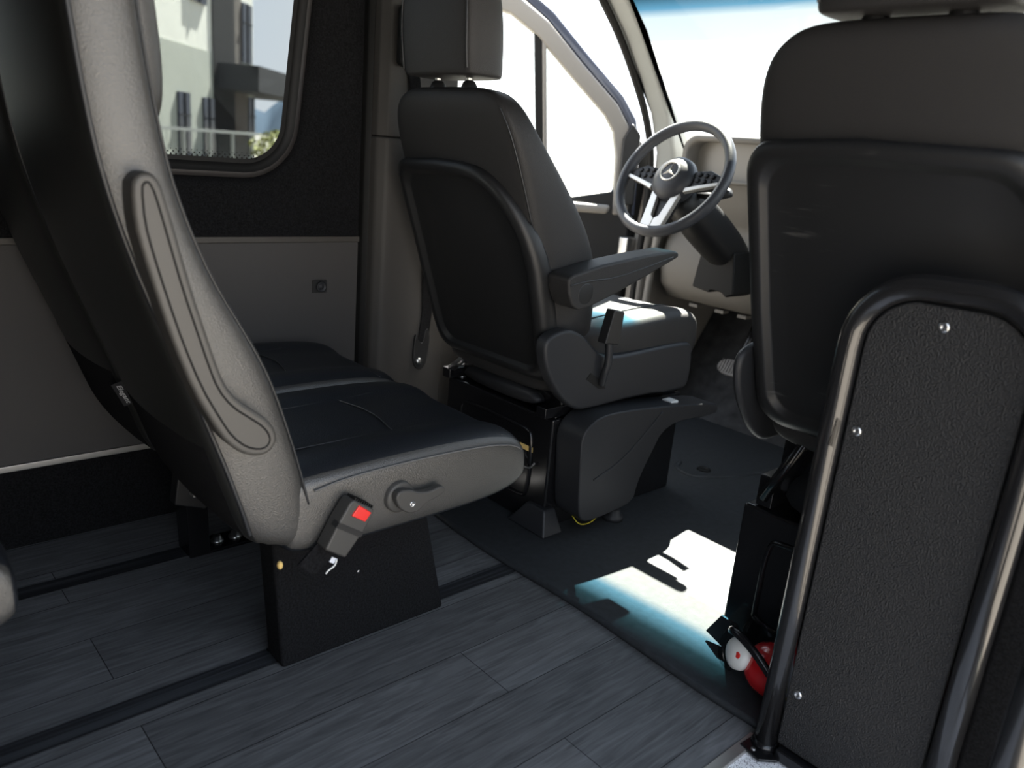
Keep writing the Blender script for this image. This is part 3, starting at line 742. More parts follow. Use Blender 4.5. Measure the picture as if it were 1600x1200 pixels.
    for s_ in (1, -1):
        pts = [(cx+s_*0.135*k*0.90, hy+0.060-0.10*dz_-0.89*th_, hz0+dz_+oz) for k, dz_, th_ in hsec[2:7]]
        obj('piping', tube(new(), smooth_open(pts, 2), 0.0025, 6), PIPING, hd)
    for s_ in (-0.06, 0.06):
        obj('headrest_post', tube(new(), [(cx+s_, 1.205, 1.11+oz), (cx+s_, 1.20, 1.20+oz)], 0.007, 10), STEEL, hd)
        obj('post_collar', lathe(new(), [(0, 0.021), (0.010, 0.020), (0.022, 0.014), (0.026, 0.008)], (cx+s_, 1.206, 1.122+oz), (0, -0.1, 1), 14), PLASTIC, hd)
    # cushion
    cr_ = []
    for y_, zt, zb, w in ((1.40, 0.53, 0.42, 0.20), (1.42, 0.56, 0.40, 0.225), (1.55, 0.580, 0.40, 0.255), (1.70, 0.596, 0.41, 0.268), (1.83, 0.606, 0.42, 0.270), (1.92, 0.604, 0.43, 0.270), (1.955, 0.592, 0.44, 0.268), (1.968, 0.560, 0.46, 0.262), (1.968, 0.50, 0.48, 0.255)):
        cr_.append([(cx+s*w, y_, z+oz-0.01) for s, z in ((0.9, zb), (1.0, zb+0.03), (1.0, zt-0.022), (0.985, zt-0.004), (0.93, zt+0.008), (0.80, zt+0.014), (0.62, zt+0.004), (0.0, zt), (-0.62, zt+0.004), (-0.8, zt+0.014), (-0.93, zt+0.008), (-0.985, zt-0.004), (-1.0, zt-0.022), (-1.0, zb+0.03), (-0.9, zb), (0, zb))])
    cu = obj('cushion', loft(new(), cr_), VINYL, t, sub=2)
    obj('seam', tube(new(), smooth_open([(cx+0.170, 1.50, 0.576+oz), (cx+0.172, 1.70, 0.594+oz), (cx+0.172, 1.83, 0.604+oz), (cx+0.170, 1.92, 0.601+oz), (cx+0.165, 1.952, 0.588+oz)], 2), 0.0025, 6), PIPING, cu)
    # side cover with belt buckle slot
    CV = [(1.313, 0.558), (1.325, 0.579), (1.354, 0.590), (1.393, 0.594), (1.435, 0.581), (1.472, 0.557), (1.502, 0.530), (1.549, 0.507), (1.631, 0.505), (1.775, 0.512), (1.901, 0.514), (1.925, 0.505), (1.937, 0.449), (1.935, 0.379), (1.905, 0.366), (1.705, 0.377), (1.486, 0.368), (1.442, 0.378), (1.388, 0.417), (1.340, 0.476), (1.320, 0.518)]
    CVs = [(y, z+oz) for y, z in smooth_closed(CV, 1)]
    sides = (1,) if driver else (-1, 1)
    for s_ in sides:
        a_, b_ = cx+s_*0.243, cx+s_*(0.282 if s_ == 1 else 0.262)
        cv = obj('side_cover', prism(new(), CVs, 0, min(a_, b_), max(a_, b_)), PLASTIC_G, t, bevel=0.010, seg=3)
        if s_ == 1:
            X = cx+0.282
            obj('buckle_slot', prism(new(), [(1.475, 0.455+oz), (1.49, 0.470+oz), (1.545, 0.440+oz), (1.555, 0.420+oz), (1.53, 0.422+oz)], 0, X-0.01, X+0.0012), RUBBER, cv, smooth=False)
    X = cx+0.275
    bkx = X+0.022
    if driver:
        bk = obj('belt_buckle', prism(new(), [(1.500, 0.553+oz), (1.522, 0.640+oz), (1.562, 0.632+oz), (1.556, 0.545+oz)], 0, bkx-0.016, bkx+0.014), PLASTIC, t, bevel=0.004, seg=2)
        obj('buckle_stalk', tube(new(), smooth_open([(bkx-0.012, 1.535, 0.435+oz), (bkx, 1.528, 0.47+oz), (bkx+0.004, 1.534, 0.50+oz), (bkx, 1.528, 0.56+oz)]), 0.010, 8), PLASTIC_G, bk)
        # armrest
        AR = [(1.328, 0.728), (1.345, 0.737), (1.441, 0.757), (1.608, 0.778), (1.715, 0.787), (1.738, 0.784), (1.743, 0.770), (1.616, 0.722), (1.493, 0.680), (1.408, 0.654), (1.375, 0.650), (1.350, 0.664), (1.334, 0.695)]
        am = obj('armrest', prism(new(), AR, 0, cx+0.250, cx+0.322), VINYL, t, bevel=0.013, seg=4)
        obj('armrest_seam', tube(new(), smooth_open([(cx+0.3222, 1.337, 0.712), (cx+0.3222, 1.40, 0.722), (cx+0.3222, 1.48, 0.722), (cx+0.3222, 1.60, 0.745), (cx+0.3222, 1.715, 0.771)], 2), 0.002, 6), PIPING, am)
        obj('armrest_cap', lathe(new(), [(0, 0.026), (0.001, 0.025), (0.0015, 0.023), (0.0015, 0)], (cx+0.3215, 1.392, 0.690), (1, 0, 0), 20), PLASTIC, am)
    # under-frame and seat box
    obj('slide_frame', B(cx-0.20, cx+0.22, 1.46, 1.92, 0.345+oz*0.3, 0.40+oz), STEEL_B, t, bevel=0.006)
    for s_ in (-0.205, 0.205):
        rl = obj('slide_rail', B(cx+s_-0.018, cx+s_+0.018, 1.40 if driver else 1.432, 1.97, 0.338, 0.368+oz*0.4), STEEL_B, t, bevel=0.003)
    obj('scissor_link', tube(new(), [(cx-0.20, 1.415, 0.365), (cx-0.13, 1.425, 0.43+oz)], 0.012, 8), STEEL if driver else STEEL_B, t)
    obj('cable_cover', prism(new(), smooth_closed([(cx-0.17, 0.345), (cx+0.16, 0.345), (cx+0.15, 0.385+oz*0.6), (cx-0.05, 0.398+oz*0.6), (cx-0.15, 0.385+oz*0.6)], 2), 1, 1.435, 1.47), PLASTIC_G, t)
    bx0, bx1 = cx-(0.222 if driver else 0.243), cx+0.232
    bxo = obj('seat_box', B(bx0, bx1, 1.423, 1.98, 0.0185, 0.336), STEEL_B, t, bevel=0.007, seg=3)
    def rib(pts, r_=0.006): obj('pressed_rib', tube(new(), smooth_open(pts, 2), r_, 8), STEEL_B, bxo)
    yb = 1.4225
    rib([(bx0+0.07, yb, 0.10), (bx0+0.07, yb, 0.27), (bx0+0.10, yb, 0.285), (bx1-0.10, yb, 0.285), (bx1-0.07, yb, 0.27), (bx1-0.07, yb, 0.10), (bx1-0.10, yb, 0.085), (bx0+0.10, yb, 0.085), (bx0+0.07, yb, 0.10)])
    for xx in (bx0+0.025, bx1-0.025):
        obj('box_bolt', lathe(new(), [(0, 0.013), (0.003, 0.013), (0.004, 0.009), (0.012, 0.0085), (0.013, 0.006), (0.013, 0)], (xx, 1.455, 0.336), (0, 0, 1), 6), STEEL, bxo)
    if driver:
        for xx in (bx1,):
            bm = new(); loft(bm, [[(xx-0.105, 1.385, 0.0185), (xx+0.045, 1.385, 0.0185), (xx+0.045, 1.46, 0.0185), (xx-0.105, 1.46, 0.0185)], [(xx-0.055, 1.408, 0.085), (xx+0.016, 1.408, 0.085), (xx+0.016, 1.45, 0.085), (xx-0.055, 1.45, 0.085)]])
            obj('box_foot', bm, PLASTIC_G, t, bevel=0.006, seg=2)
        ha = obj('box_handle', tube(new(), smooth_open([(bx1-0.105, 1.420, 0.215), (bx1-0.10, 1.405, 0.185), (bx1-0.055, 1.405, 0.180), (bx1-0.045, 1.415, 0.20)]), 0.0028, 6), STEEL, bxo)
        obj('box_label', B(bx1-0.115, bx1-0.065, 1.4205, 1.4225, 0.222, 0.236), YELLOWF, bxo, smooth=False)
    return t

drv = front_seat(-1.580, 0.0, "black driver's seat with armrest, facing the steering wheel", True)
pas = front_seat(-0.530, 0.095, 'black front passenger seat behind the tube framed barrier', False)

# ------------------------------------------------------------------ parking brake beside the driver's seat
HB = [(1.434, 0.308), (1.453, 0.341), (1.500, 0.364), (1.589, 0.365), (1.756, 0.352), (1.831, 0.344), (2.030, 0.322), (2.048, 0.300), (2.032, 0.284), (1.843, 0.294), (1.774, 0.272), (1.744, 0.223), (1.714, 0.174), (1.694, 0.130), (1.685, 0.077), (1.590, 0.066), (1.500, 0.063), (1.467, 0.075), (1.452, 0.115), (1.440, 0.245)]
hb = thing('parking_brake', 'black parking brake lever with moulded cover, beside the driver seat base', 'parking brake', (-1.29, 1.60, 0.0185))
hc = obj('brake_cover', prism(new(), smooth_closed(HB, 1), 0, -1.345, -1.252), PLASTIC_G, hb, bevel=0.018, seg=4)
obj('cover_crease', tube(new(), smooth_open([(-1.2515, 1.50, 0.185), (-1.2515, 1.60, 0.215), (-1.2515, 1.70, 0.285), (-1.2515, 1.76, 0.335)], 2), 0.003, 6), PLASTIC_G, hc)
obj('release_button', B(-1.31, -1.275, 1.83, 1.865, 0.338, 0.348), WHITEP, hb, bevel=0.003, label='pale release button')
obj('support_rod', tube(new(), [(-1.29, 1.65, 0.0185), (-1.29, 1.66, 0.10)], 0.004, 8), STEEL, hb)
obj('rod_boot', lathe(new(), [(0, 0.030), (0.012, 0.029), (0.016, 0.022), (0.028, 0.020), (0.034, 0.010), (0.036, 0)], (-1.29, 1.65, 0.0185), (0, 0, 1), 20), PLASTIC_G, hb)
wr = obj('brake_wire', tube(new(), smooth_open([(-1.285, 1.47, 0.075), (-1.265, 1.48, 0.052), (-1.262, 1.53, 0.050), (-1.27, 1.575, 0.075)]), 0.0016, 6), YELLOWW, hb)

# ------------------------------------------------------------------ cab rubber mat
random.seed(9)
top = []
ny_ = 26
bm = new()
front = []
for k in range(41):
    x = -1.93+k*(1.93-0.24)/40
    y = 1.240+0.010*math.sin(k*0.35)-0.012*math.exp(-((x+0.9)/0.25)**2)
    front.append((x, y))
poly = front+[(-0.24, 2.72), (-1.93, 2.72)]
prism(bm, poly, 2, 0.0, 0.018)
fm = thing('rubber_mat', 'black rubber floor mat covering the cab floor under the front seats', 'mat', (-1.1, 1.9, 0.0))
obj('mat_sheet', bm, MATRUB, fm, bevel=0.008, seg=3)
obj('mat_ridge', tube(new(), smooth_open([(-1.46, 2.20, 0.016), (-1.43, 2.13, 0.016), (-1.34, 2.12, 0.016), (-1.28, 2.25, 0.016), (-1.22, 2.5, 0.016)], 3), 0.009, 8), MATRUB, fm)
obj('mat_plug', lathe(new(), [(0, 0.024), (0.006, 0.022), (0.007, 0.014), (0.003, 0.012), (0.003, 0)], (-1.372, 2.215, 0.0175), (0, 0, 1), 18), RUBBER, fm)

# ------------------------------------------------------------------ barrier: tube frame, vinyl panel
ba = thing('entry_barrier', 'black tube framed entry barrier with pebbled vinyl panel, behind the front passenger seat', 'barrier', (-0.40, 1.208, 0.0))
yP = 1.208
pts = [(-0.528, yP, 0.0), (-0.528, yP, 0.30), (-0.528, yP, 0.60), (-0.528, yP, 0.755)]
for k in range(1, 9):
    a = R(180-90*k/8); pts.append((-0.528+0.10+0.10*math.cos(a), yP, 0.765+0.10*math.sin(a)))
pts += [(-0.36, yP, 0.867)]
for k in range(1, 9):
    a = R(90-90*k/8); pts.append((-0.355+0.10*math.cos(a), yP, 0.767+0.10*math.sin(a)))
pts += [(-0.255, yP, 0.5), (-0.255, yP, 0.0)]
obj('frame_tube', tube(new(), pts, 0.0195, 20), TUBE, ba)
pp = [(-0.506, 0.026), (-0.506, 0.756)]
for k in range(1, 8):
    a = R(180-90*k/8); pp.append((-0.506+0.078+0.078*math.cos(a), 0.766+0.078*math.sin(a)))
pp += [(-0.355, 0.844)]
for k in range(1, 9):
    a = R(90-90*k/8); pp.append((-0.355+0.078*math.cos(a), 0.766+0.078*math.sin(a)))
pp += [(-0.277, 0.026)]
pn = obj('panel', prism(new(), pp, 1, yP-0.006, yP+0.008), PANEL_V, ba, bevel=0.004, seg=2, label='black pebbled vinyl panel')
for x_, z_ in ((-0.399, 0.814), (-0.487, 0.628), (-0.487, 0.139)):
    obj('rivet', lathe(new(), [(0, 0.0085), (0.0015, 0.0075), (0.003, 0.004), (0.0018, 0.003), (0.0018, 0)], (x_, yP-0.006, z_), (0, -1, 0), 14), STEEL, pn)
bp = obj('base_plate', prism(new(), [(-0.556, 1.168), (-0.512, 1.160), (-0.490, 1.185), (-0.490, 1.222), (-0.552, 1.222)], 2, 0.000, 0.006), STEEL_B, ba, bevel=0.002)
obj('base_weld', lathe(new(), [(0, 0.026), (0.005, 0.024), (0.010, 0.0205), (0.010, 0.0)], (-0.528, yP, 0.006), (0, 0, 1), 20), STEEL_B, bp)
obj('plate_screw', lathe(new(), [(0, 0.005), (0.002, 0.0045), (0.002, 0)], (-0.532, 1.175, 0.006), (0, 0, 1), 10), STEEL, bp)
obj('bottom_bar', B(-0.50, -0.262, 1.190, 1.225, 0.0, 0.022), STEEL_B, ba, bevel=0.003)
obj('sticker_scrap', prism(new(), [(-0.522, 0.596), (-0.512, 0.595), (-0.508, 0.640), (-0.516, 0.642)], 1, yP-0.0205, yP-0.0185), CLEARP, ba, smooth=False, label='scrap of clear tape')

# grab bar by the door
gb = thing('grab_bar', 'vertical black grab bar at the right edge of the photo', 'grab bar', (-0.155, 1.10, 0.0))
obj('bar', tube(new(), [(-0.158, 1.10, -0.45), (-0.158, 1.10, 0.3), (-0.158, 1.10, 1.2)], 0.021, 20), TUBE, gb)

# ------------------------------------------------------------------ fire extinguisher on the floor behind the barrier
fe = thing('fire_extinguisher', 'small red fire extinguisher lying on the floor behind the barrier post', 'fire extinguisher', (-0.60, 1.33, 0.012))
A0 = Vector((-0.632, 1.318, 0.0745)); ax_ = Vector((1.0, 0.04, 0.0)).normalized()
obj('cylinder', lathe(new(), [(-0.014, 0.016), (-0.008, 0.028), (0.004, 0.042), (0.022, 0.051), (0.045, 0.0545), (0.26, 0.0545), (0.275, 0.046), (0.28, 0.02)], A0, ax_, 32), REDX, fe)
CPc = Vector((-0.652, 1.288, 0.090)); cpn = Vector((-0.35, -0.90, 0.25))
obj('white_cap', lathe(new(), [(-0.022, 0.012), (-0.016, 0.026), (-0.004, 0.032), (0.006, 0.031), (0.012, 0.022), (0.014, 0.0)], CPc, cpn, 24), WHITEP, fe, label='white valve cap')
obj('cap_button', lathe(new(), [(0.0, 0.009), (0.014, 0.009), (0.017, 0.006), (0.017, 0.0)], CPc+Vector((0.012, 0, 0.002)), cpn, 14), REDP, fe, label='red centre of the cap')
obj('valve', lathe(new(), [(-0.045, 0.010), (-0.03, 0.014), (-0.02, 0.018), (-0.005, 0.018)], A0, ax_, 14), STEEL_B, fe)
obj('discharge_lever', tube(new(), smooth_open([(-0.675, 1.290, 0.128), (-0.663, 1.268, 0.146), (-0.632, 1.258, 0.146), (-0.600, 1.255, 0.132), (-0.565, 1.253, 0.108)], 2), 0.0085, 10), STEEL_B, fe)
obj('strap_bracket', prism(new(), [(-0.782, 0.036), (-0.752, 0.090), (-0.718, 0.088), (-0.695, 0.06), (-0.700, 0.0195), (-0.735, 0.0195)], 1, 1.376, 1.384), PLASTIC, fe, bevel=0.002)
obj('plastic_pin_loop', tube(new(), smooth_open([(-0.680, 1.31, 0.129), (-0.700, 1.308, 0.086), (-0.692, 1.305, 0.045), (-0.668, 1.302, 0.042)], 2), 0.010, 8), CLEARP, fe)
obj('pull_pin', tube(new(), smooth_open([(-0.672, 1.33, 0.10), (-0.668, 1.34, 0.145), (-0.640, 1.345, 0.150), (-0.620, 1.34, 0.125)], 2), 0.005, 8), CLEARP, fe)
bm = new()
def arc_label(bm, s0, s1, a0, a1, r_=0.0552):
    u = ax_.cross(Vector((0, 0, 1))).normalized(); v = u.cross(ax_)
    rows = []
    for i in range(9):
        a = R(a0+(a1-a0)*i/8)
        rows.append([A0+ax_*s+u*r_*math.cos(a)+v*r_*math.sin(a) for s in (s0, s1)])
    return loft(bm, rows, False, False)
obj('instruction_label', arc_label(new(), 0.075, 0.24, -60, 60), LABELW, fe, label='white instruction label')
obj('label_stripe', arc_label(new(), 0.075, 0.24, -8, -1, 0.0556), LABELY, fe)

# ================================================================== CAB FRONT
# dashboard
da = thing('dashboard', 'pale grey dashboard below the windscreen, with a hooded instrument panel', 'dashboard', (-1.0, 2.75, 0.45))
PRF = [(3.0, 1.03), (2.72, 1.045), (2.60, 1.050), (2.52, 1.040), (2.475, 1.005), (2.470, 0.93), (2.50, 0.86), (2.55, 0.80), (2.545, 0.76), (2.52, 0.72), (2.505, 0.64), (2.52, 0.56), (2.575, 0.505), (2.66, 0.485), (2.82, 0.50), (3.0, 0.6)]
obj('dash_body', prism(new(), PRF, 0, -1.90, -0.10), DASH, da, bevel=0.015, seg=3)
bm = new()
hoodo = rrect(-1.570, 1.035, 0.215, 0.080, 0.055, 6); hoodi = rrect(-1.570, 1.030, 0.190, 0.062, 0.045, 6)
def rr3(pts, y, s=1.0): return [(p[0], y, p[1]) for p in pts]
loft(bm, [rr3(hoodo, 2.62), rr3(hoodo, 2.42), rr3(rrect(-1.57, 1.035, 0.21, 0.077, 0.055, 6), 2.395), rr3(hoodi, 2.395), rr3(hoodi, 2.47)], cap=False)
hd = obj('instrument_hood', bm, DASH, da)
obj('instrument_face', prism(new(), hoodi, 1, 2.462, 2.468), DASHLT, hd, smooth=False)
for k in range(3):
    x0 = -1.87+k*0.012
vent = obj('air_vent', prism(new(), rrect(-1.845, 0.965, 0.045, 0.042, 0.015, 4), 1, 2.452, 2.49), PLASTIC, da, bevel=0.006)
obj('light_switch', lathe(new(), [(0, 0.026), (0.012, 0.025), (0.014, 0.020), (0.022, 0.018), (0.023, 0)], (-1.855, 2.535, 0.82), (0, -1, 0), 18), PLASTIC, da)
obj('centre_stack', prism(new(), [(2.40, 1.00), (2.44, 1.06), (2.6, 1.05), (2.6, 0.55), (2.5, 0.55), (2.43, 0.75)], 0, -1.20, -0.86), PLASTIC_G, da, bevel=0.015)
# lower knee cover edge clips
for xx in (-1.78, -1.66, -1.56):
    obj('trim_clip', B(xx-0.02, xx+0.02, 2.60, 2.64, 0.476, 0.490), DASH, da, bevel=0.003)

# steering column
WC = Vector((-1.536, 2.035, 0.965)); tl = R(30)
vU = Vector((0, math.sin(tl), math.cos(tl))); vR = Vector((1, 0, 0)); vN = Vector((0, -math.cos(tl), math.sin(tl)))
sc_ = thing('steering_column', 'black steering column shroud under the steering wheel', 'steering column', (-1.536, 2.40, 0.76))
rings = []
for d_, wx_, hz_ in ((0.055, 0.045, 0.045), (0.075, 0.060, 0.058), (0.20, 0.065, 0.066), (0.32, 0.066, 0.070), (0.42, 0.060, 0.066), (0.52, 0.055, 0.055)):
    c = WC-vN*d_-vU*0.02
    rings.append([c+vR*(wx_*sx_)+vU*(hz_*sz_) for sx_, sz_ in ((1, -0.5), (1, 0.5), (0.8, 0.85), (0, 1), (-0.8, 0.85), (-1, 0.5), (-1, -0.5), (-0.7, -0.95), (0, -1.05), (0.7, -0.95))])
obj('shroud', loft(new(), rings), PLASTIC, sc_, sub=1)
obj('lower_cover', prism(new(), [(-1.62, 0.60), (-1.60, 0.74), (-1.47, 0.74), (-1.45, 0.60), (-1.48, 0.585), (-1.50, 0.60), (-1.54, 0.60), (-1.55, 0.59)], 1, 2.34, 2.47), RUBBER, sc_, bevel=0.006)
for sgn, ln in ((1, 0.165), (-1, 0.14)):
    c = WC-vN*0.085
    obj('stalk', tube(new(), [c+vR*sgn*0.05, c+vR*sgn*0.11-vU*0.004, c+vR*sgn*ln+vU*0.012+vN*0.01], 0.011, 10, rad2=0.014), PLASTIC, sc_)

# steering wheel
sw = thing('steering_wheel', 'dark steering wheel with silver trimmed spokes and round emblem on the hub', 'steering wheel', tuple(WC))
def SWP(a, b, n=0.0): return WC+vR*a+vU*b+vN*n
rim = [SWP(0.188*math.cos(6.28318*k/64), 0.188*math.sin(6.28318*k/64)) for k in range(64)]
bm = new(); rgs = []
for k in range(64):
    a = 6.28318*k/64; c = SWP(0.186*math.cos(a), 0.186*math.sin(a)); e = vR*math.cos(a)+vU*math.sin(a)
    rgs.append([c+e*0.0165*math.cos(6.28318*j/14)+vN*0.0185*math.sin(6.28318*j/14) for j in range(14)])
V = [[bm.verts.new(p) for p in r] for r in rgs]
for i in range(64):
    for j in range(14):
        bm.faces.new((V[i][j], V[(i+1) % 64][j], V[(i+1) % 64][(j+1) % 14], V[i][(j+1) % 14]))
obj('rim', bm, WHEELM, sw)
hub = obj('hub', lathe(new(), [(-0.055, 0.045), (-0.045, 0.066), (-0.015, 0.075), (0.005, 0.070), (0.018, 0.055), (0.025, 0.035), (0.027, 0.0)], WC, vN, 32), WHEELM, sw)
# emblem: ring with a three pointed star
bm = new(); cE = SWP(0.0, 0.008, 0.0255)
tube(bm, [cE+vR*0.031*math.cos(6.28318*k/36)+vU*0.031*math.sin(6.28318*k/36) for k in range(37)], 0.0035, 8, cap=False)
for k in range(3):
    a = R(90+120*k); e = vR*math.cos(a)+vU*math.sin(a); s = vU*math.cos(a)-vR*math.sin(a)
    p = [cE+s*0.0075*1.0+e*0.004, cE+e*0.030, cE-s*0.0075+e*0.004, cE-e*0.004]
    topv = bm.verts.new(cE+vN*0.006); vs_ = [bm.verts.new(q) for q in p]
    for i in range(4): bm.faces.new((vs_[i], vs_[(i+1) % 4], topv))
obj('emblem', bm, SILVER, hub, smooth=False, label='silver ring emblem with three pointed star')
def splate(pts, n0, n1, bm=None):
    bm = bm or new(); A = [bm.verts.new(SWP(a, b, n0)) for a, b in pts]; E2 = [bm.verts.new(SWP(a, b, n1)) for a, b in pts]; n = len(pts)
    bm.faces.new(A); bm.faces.new(E2[::-1])
    for i in range(n): bm.faces.new((A[i], A[(i+1) % n], E2[(i+1) % n], E2[i]))
    return bm
for sg in (-1, 1):
    sp = obj('spoke', splate([(sg*0.060, 0.030), (sg*0.120, 0.040), (sg*0.165, 0.022), (sg*0.178, -0.006), (sg*0.150, -0.018), (sg*0.070, -0.030)], -0.030, -0.004), PLASTIC, sw, bevel=0.006)
    obj('silver_trim', splate([(sg*0.178, 0.000), (sg*0.172, -0.012), (sg*0.110, -0.030), (sg*0.062, -0.046), (sg*0.062, -0.030), (sg*0.110, -0.016), (sg*0.162, -0.002)], -0.010, 0.004), SILVER, sp, bevel=0.002)
    for i in range(3):
        for j in range(2):
            obj('button', lathe(new(), [(0, 0.0085), (0.004, 0.008), (0.005, 0.005), (0.005, 0)], SWP(sg*(0.088+0.024*i), 0.022-0.020*j-0.002*i, -0.004), vN, 12), PLASTIC_G, sp)
low = obj('spoke', splate([(-0.048, -0.050), (0.048, -0.050), (0.036, -0.172), (-0.036, -0.172)], -0.032, -0.014), PLASTIC, sw, bevel=0.005)
for sg in (-1, 1):
    obj('silver_trim', splate([(sg*0.052, -0.048), (sg*0.026, -0.060), (sg*0.014, -0.130), (sg*0.0, -0.140), (sg*0.0, -0.172), (sg*0.038, -0.174)], -0.016, 0.0), SILVER, low, bevel=0.002)

# brake pedal
pd = thing('brake_pedal', 'grey ribbed brake pedal in the driver footwell', 'pedal', (-1.595, 2.72, 0.15))
bm = new()
pu = Vector((0, 0.55, 0.83)); pr = Vector((1, 0, 0)); pn_ = Vector((0, -0.83, 0.55)); pc = Vector((-1.595, 2.66, 0.27))
for k in (0, 1):
    pass
A = smooth_closed([(-0.07, -0.035), (0.07, -0.035), (0.075, 0.03), (-0.065, 0.035)], 2)
vA = [bm.verts.new(pc+pr*a+pu*b) for a, b in A]; vB = [bm.verts.new(pc+pr*a+pu*b-pn_*0.015) for a, b in A]
bm.faces.new(vA); bm.faces.new(vB[::-1])
for i in range(len(A)): bm.faces.new((vA[i], vA[(i+1) % len(A)], vB[(i+1) % len(A)], vB[i]))
PEDM = mat('grey pedal rubber', (0.16, 0.15, 0.14), 0.6)
pad = obj('pedal_pad', bm, PEDM, pd, bevel=0.003)
bm = new()
for i in range(10):
    a = -0.055+i*0.012; tube(bm, [pc+pr*a+pu*-0.026+pn_*0.001, pc+pr*a+pu*0.026+pn_*0.001], 0.0022, 5)
obj('pedal_ribs', bm, PEDM, pad)
obj('pedal_arm', tube(new(), [pc-pn_*0.012, Vector((-1.59, 2.74, 0.38)), Vector((-1.59, 2.78, 0.478))], 0.012, 8), STEEL_B, pd)

# driver's seat belt on the door pillar
sb = thing('seat_belt', "black driver's seat belt hanging on the grey door pillar behind the driver seat", 'seat belt', (-1.88, 1.40, 0.0))
def webb(pts):
    return loft(new(), [[(-1.884, y, z), (-1.882, y+0.034, z), (-1.880, y+0.034, z), (-1.882, y, z)] for y, z in pts])
obj('webbing', webb([(1.275, 1.22), (1.32, 1.0), (1.365, 0.70), (1.372, 0.52), (1.362, 0.42)]), CARPET, sb, smooth=False)
obj('guide_loop', prism(new(), rrect(1.268, 1.265, 0.022, 0.075, 0.015, 4), 0, -1.892, -1.868), RUBBER, sb, bevel=0.006)
obj('anchor_plate', prism(new(), smooth_closed([(1.350, 0.350), (1.380, 0.335), (1.400, 0.37), (1.405, 0.46), (1.385, 0.47), (1.380, 0.42), (1.362, 0.43), (1.352, 0.46), (1.345, 0.40)], 2), 0, -1.889, -1.880), PLASTIC, sb, bevel=0.002)
obj('anchor_bolt', lathe(new(), [(0, 0.012), (0.006, 0.011), (0.009, 0.007), (0.009, 0)], (-1.880, 1.364, 0.368), (1, 0, 0), 14), STEEL, sb)

# ================================================================== OUTSIDE THE SIDE WINDOW
P0 = Vector((-30.324, 10.222, 0.0)); du = Vector((-0.7071, 0.7071, 0)); dn = Vector((0.7071, 0.7071, 0))
def BB(bm, s0, s1, n0, n1, z0, z1):
    vs = [bm.verts.new(P0+du*s+dn*n+Vector((0, 0, z))) for s in (s0, s1) for n in (n0, n1) for z in (z0, z1)]
    for f in ((0, 1, 3, 2), (4, 6, 7, 5), (0, 4, 5, 1), (2, 3, 7, 6), (0, 2, 6, 4), (1, 5, 7, 3)): bm.faces.new([vs[i] for i in f])
    return bm
bd = thing('office_building', 'cream and grey office building seen through the side window', 'building', tuple(P0+Vector((0, 0, -0.6))))
obj('upper_wall', BB(new(), -14, 8.9, -8, 0.0, 3.74, 12), BWHITE, bd, smooth=False, label='cream upper wall')
obj('lower_wall', BB(new(), -14, 8.9, -8, 0.02, -0.6, 3.74), BGREEN, bd, smooth=False, label='sage lower wall')
obj('corner_tower', BB(new(), 4.5, 6.66, -3, 0.06, -0.6, 12), BDARK, bd, smooth=False, label='dark grey clad tower')
obj('stone_bay', BB(new(), 6.66, 7.45, -3, 0.05, 2.6, 12), BBROWN, bd, smooth=False, label='taupe stone bay')
obj('porch_wall', BB(new(), 6.66, 8.1, -3, 0.05, -0.6, 2.6), BBROWN, bd, smooth=False)
for s0, s1, z0, z1 in ((1.30, 2.25, -0.4, 2.05), (3.45, 4.40, -0.4, 1.98), (7.5, 8.55, 3.7, 6.1), (2.6, 3.9, 5.35, 8.0), (-2.5, -1.4, -0.4, 2.05), (8.2, 8.85, -0.2, 2.3)):
    wn = obj('window', BB(new(), s0, s1, -0.05, 0.10, z0, z1), BGLASS, bd, smooth=False)
    m_ = (s0+s1)/2
    f_ = new(); BB(f_, m_-0.03, m_+0.03, 0.08, 0.14, z0, z1); BB(f_, s0, s1, 0.08, 0.14, z0+(z1-z0)*0.66, z0+(z1-z0)*0.66+0.05)
    obj('glazing_bar', f_, BDARK, wn, smooth=False)
obj('canopy', BB(new(), 4.9, 13.6, -2.5, 1.75, 2.42, 3.42), BCANOPY, bd, smooth=False, label='grey metal entrance canopy')
rl = thing('railing', 'grey metal railing in front of the office building', 'railing', tuple(P0+dn*2.32+Vector((0, 0, -0.6))))
bm = new()
for zz in (0.78,): BB(bm, -12, 6.6, 2.28, 2.36, zz-0.05, zz+0.04)
BB(bm, -12, 6.6, 2.30, 2.34, -0.30, -0.25)
obj('rails', bm, BRAIL, rl, smooth=False)
for k in range(10):
    s_ = -11.0+k*1.95; obj('post', BB(new(), s_-0.05, s_+0.05, 2.27, 2.37, -0.6, 0.76), BRAIL, rl, smooth=False)
bm = new()
for k in range(60):
    s_ = -11.5+k*0.30; BB(bm, s_-0.008, s_+0.008, 2.316, 2.324, -0.28, 0.74)
bl = obj('balusters', bm, BRAIL, rl, smooth=False); bl['kind'] = 'stuff'
kb = obj('kerb', BB(new(), -14, 13, 2.4, 2.7, -0.60, -0.30), PAVING, None, smooth=False); tag(kb, 'pale concrete kerb below the railing', 'kerb')
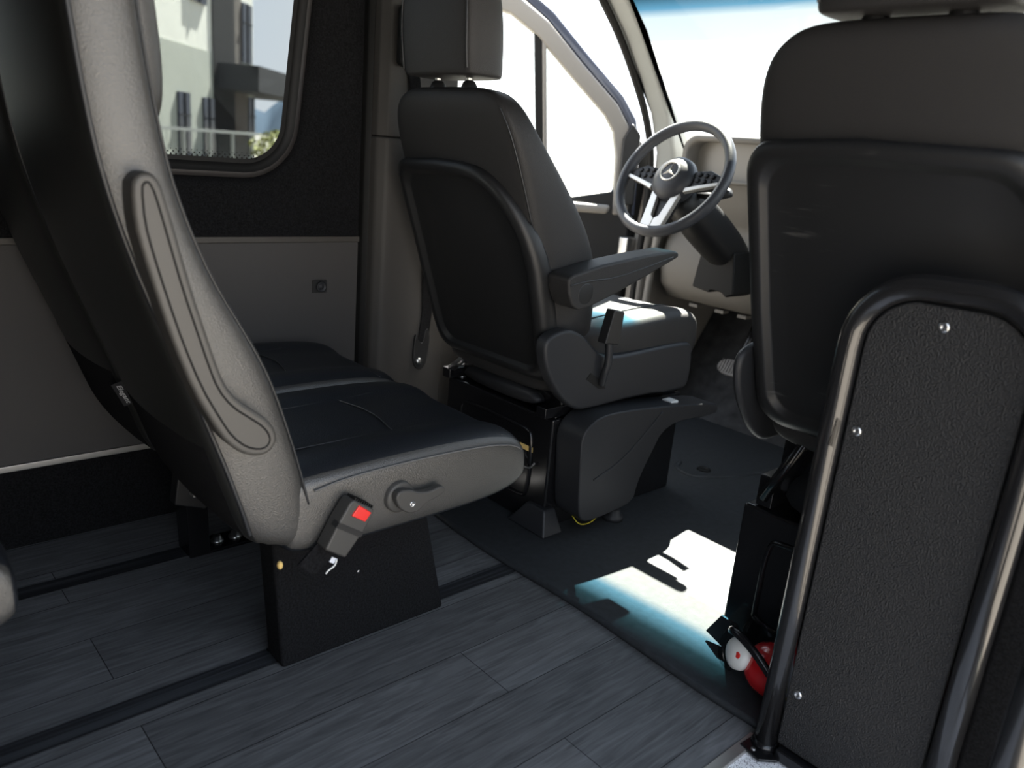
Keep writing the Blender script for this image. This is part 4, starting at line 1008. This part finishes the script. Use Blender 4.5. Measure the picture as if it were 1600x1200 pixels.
# bush by the canopy
random.seed(3)
bm = new()
bc = P0+du*0.7+dn*4.5+Vector((0, 0, 0.30))
for k in range(900):
    th_ = random.uniform(0, 6.28); ph = math.acos(random.uniform(-1, 1)); rr_ = random.uniform(0.5, 1.0)**0.5
    c = bc+Vector((math.sin(ph)*math.cos(th_)*1.5*rr_, math.sin(ph)*math.sin(th_)*1.5*rr_, max(-0.75, math.cos(ph)*0.75*rr_)))
    a = Vector((random.uniform(-1, 1), random.uniform(-1, 1), random.uniform(-1, 1))).normalized(); b = a.cross(Vector((random.uniform(-1, 1), random.uniform(-1, 1), random.uniform(-1, 1)))).normalized()
    s = random.uniform(0.06, 0.12)
    bm.faces.new([bm.verts.new(c+a*s), bm.verts.new(c+b*s*0.6), bm.verts.new(c-a*s), bm.verts.new(c-b*s*0.6)])
bs = thing('bush', 'yellow green bush growing by the railing outside', 'bush', tuple(bc+Vector((0, 0, -0.9))))
obj('foliage', bm, BUSHM, bs, smooth=False)
bm = new()
for k in range(7):
    a = 6.28*k/7; tube(bm, [bc+Vector((0, 0, -0.9)), bc+Vector((0.5*math.cos(a), 0.5*math.sin(a), 0.2))], 0.02, 5)
obj('stems', bm, BBROWN, bs)
# far hill
bm = new(); rows = []
hd_ = (Vector((-0.90, 0.44, 0))).normalized(); hs = Vector((hd_.y, -hd_.x, 0))
for i in range(2):
    pass
random.seed(12)
prof = []
for k in range(41):
    s = -62+k*3.1
    h = 11+4*math.sin(k*0.33)+2*math.sin(k*0.9+1)+random.uniform(-0.8, 0.8)
    prof.append((s, h))
ridge = [Vector((0, 0, 0))+hd_*330+hs*s+Vector((0, 0, h)) for s, h in prof]
front_ = [Vector((0, 0, 0))+hd_*260+hs*s+Vector((0, 0, -0.7)) for s, h in prof]
back_ = [Vector((0, 0, 0))+hd_*420+hs*s+Vector((0, 0, -0.7)) for s, h in prof]
midp = [a.lerp(b, 0.5)+Vector((0, 0, 4*math.sin(i*1.3))) for i, (a, b) in enumerate(zip(front_, ridge))]
loft(bm, [front_, midp, ridge, back_], False, False)
struct('hills', bm, MOUNT)

for o in list(bpy.data.objects):
    if '_loc' in o: del o['_loc']
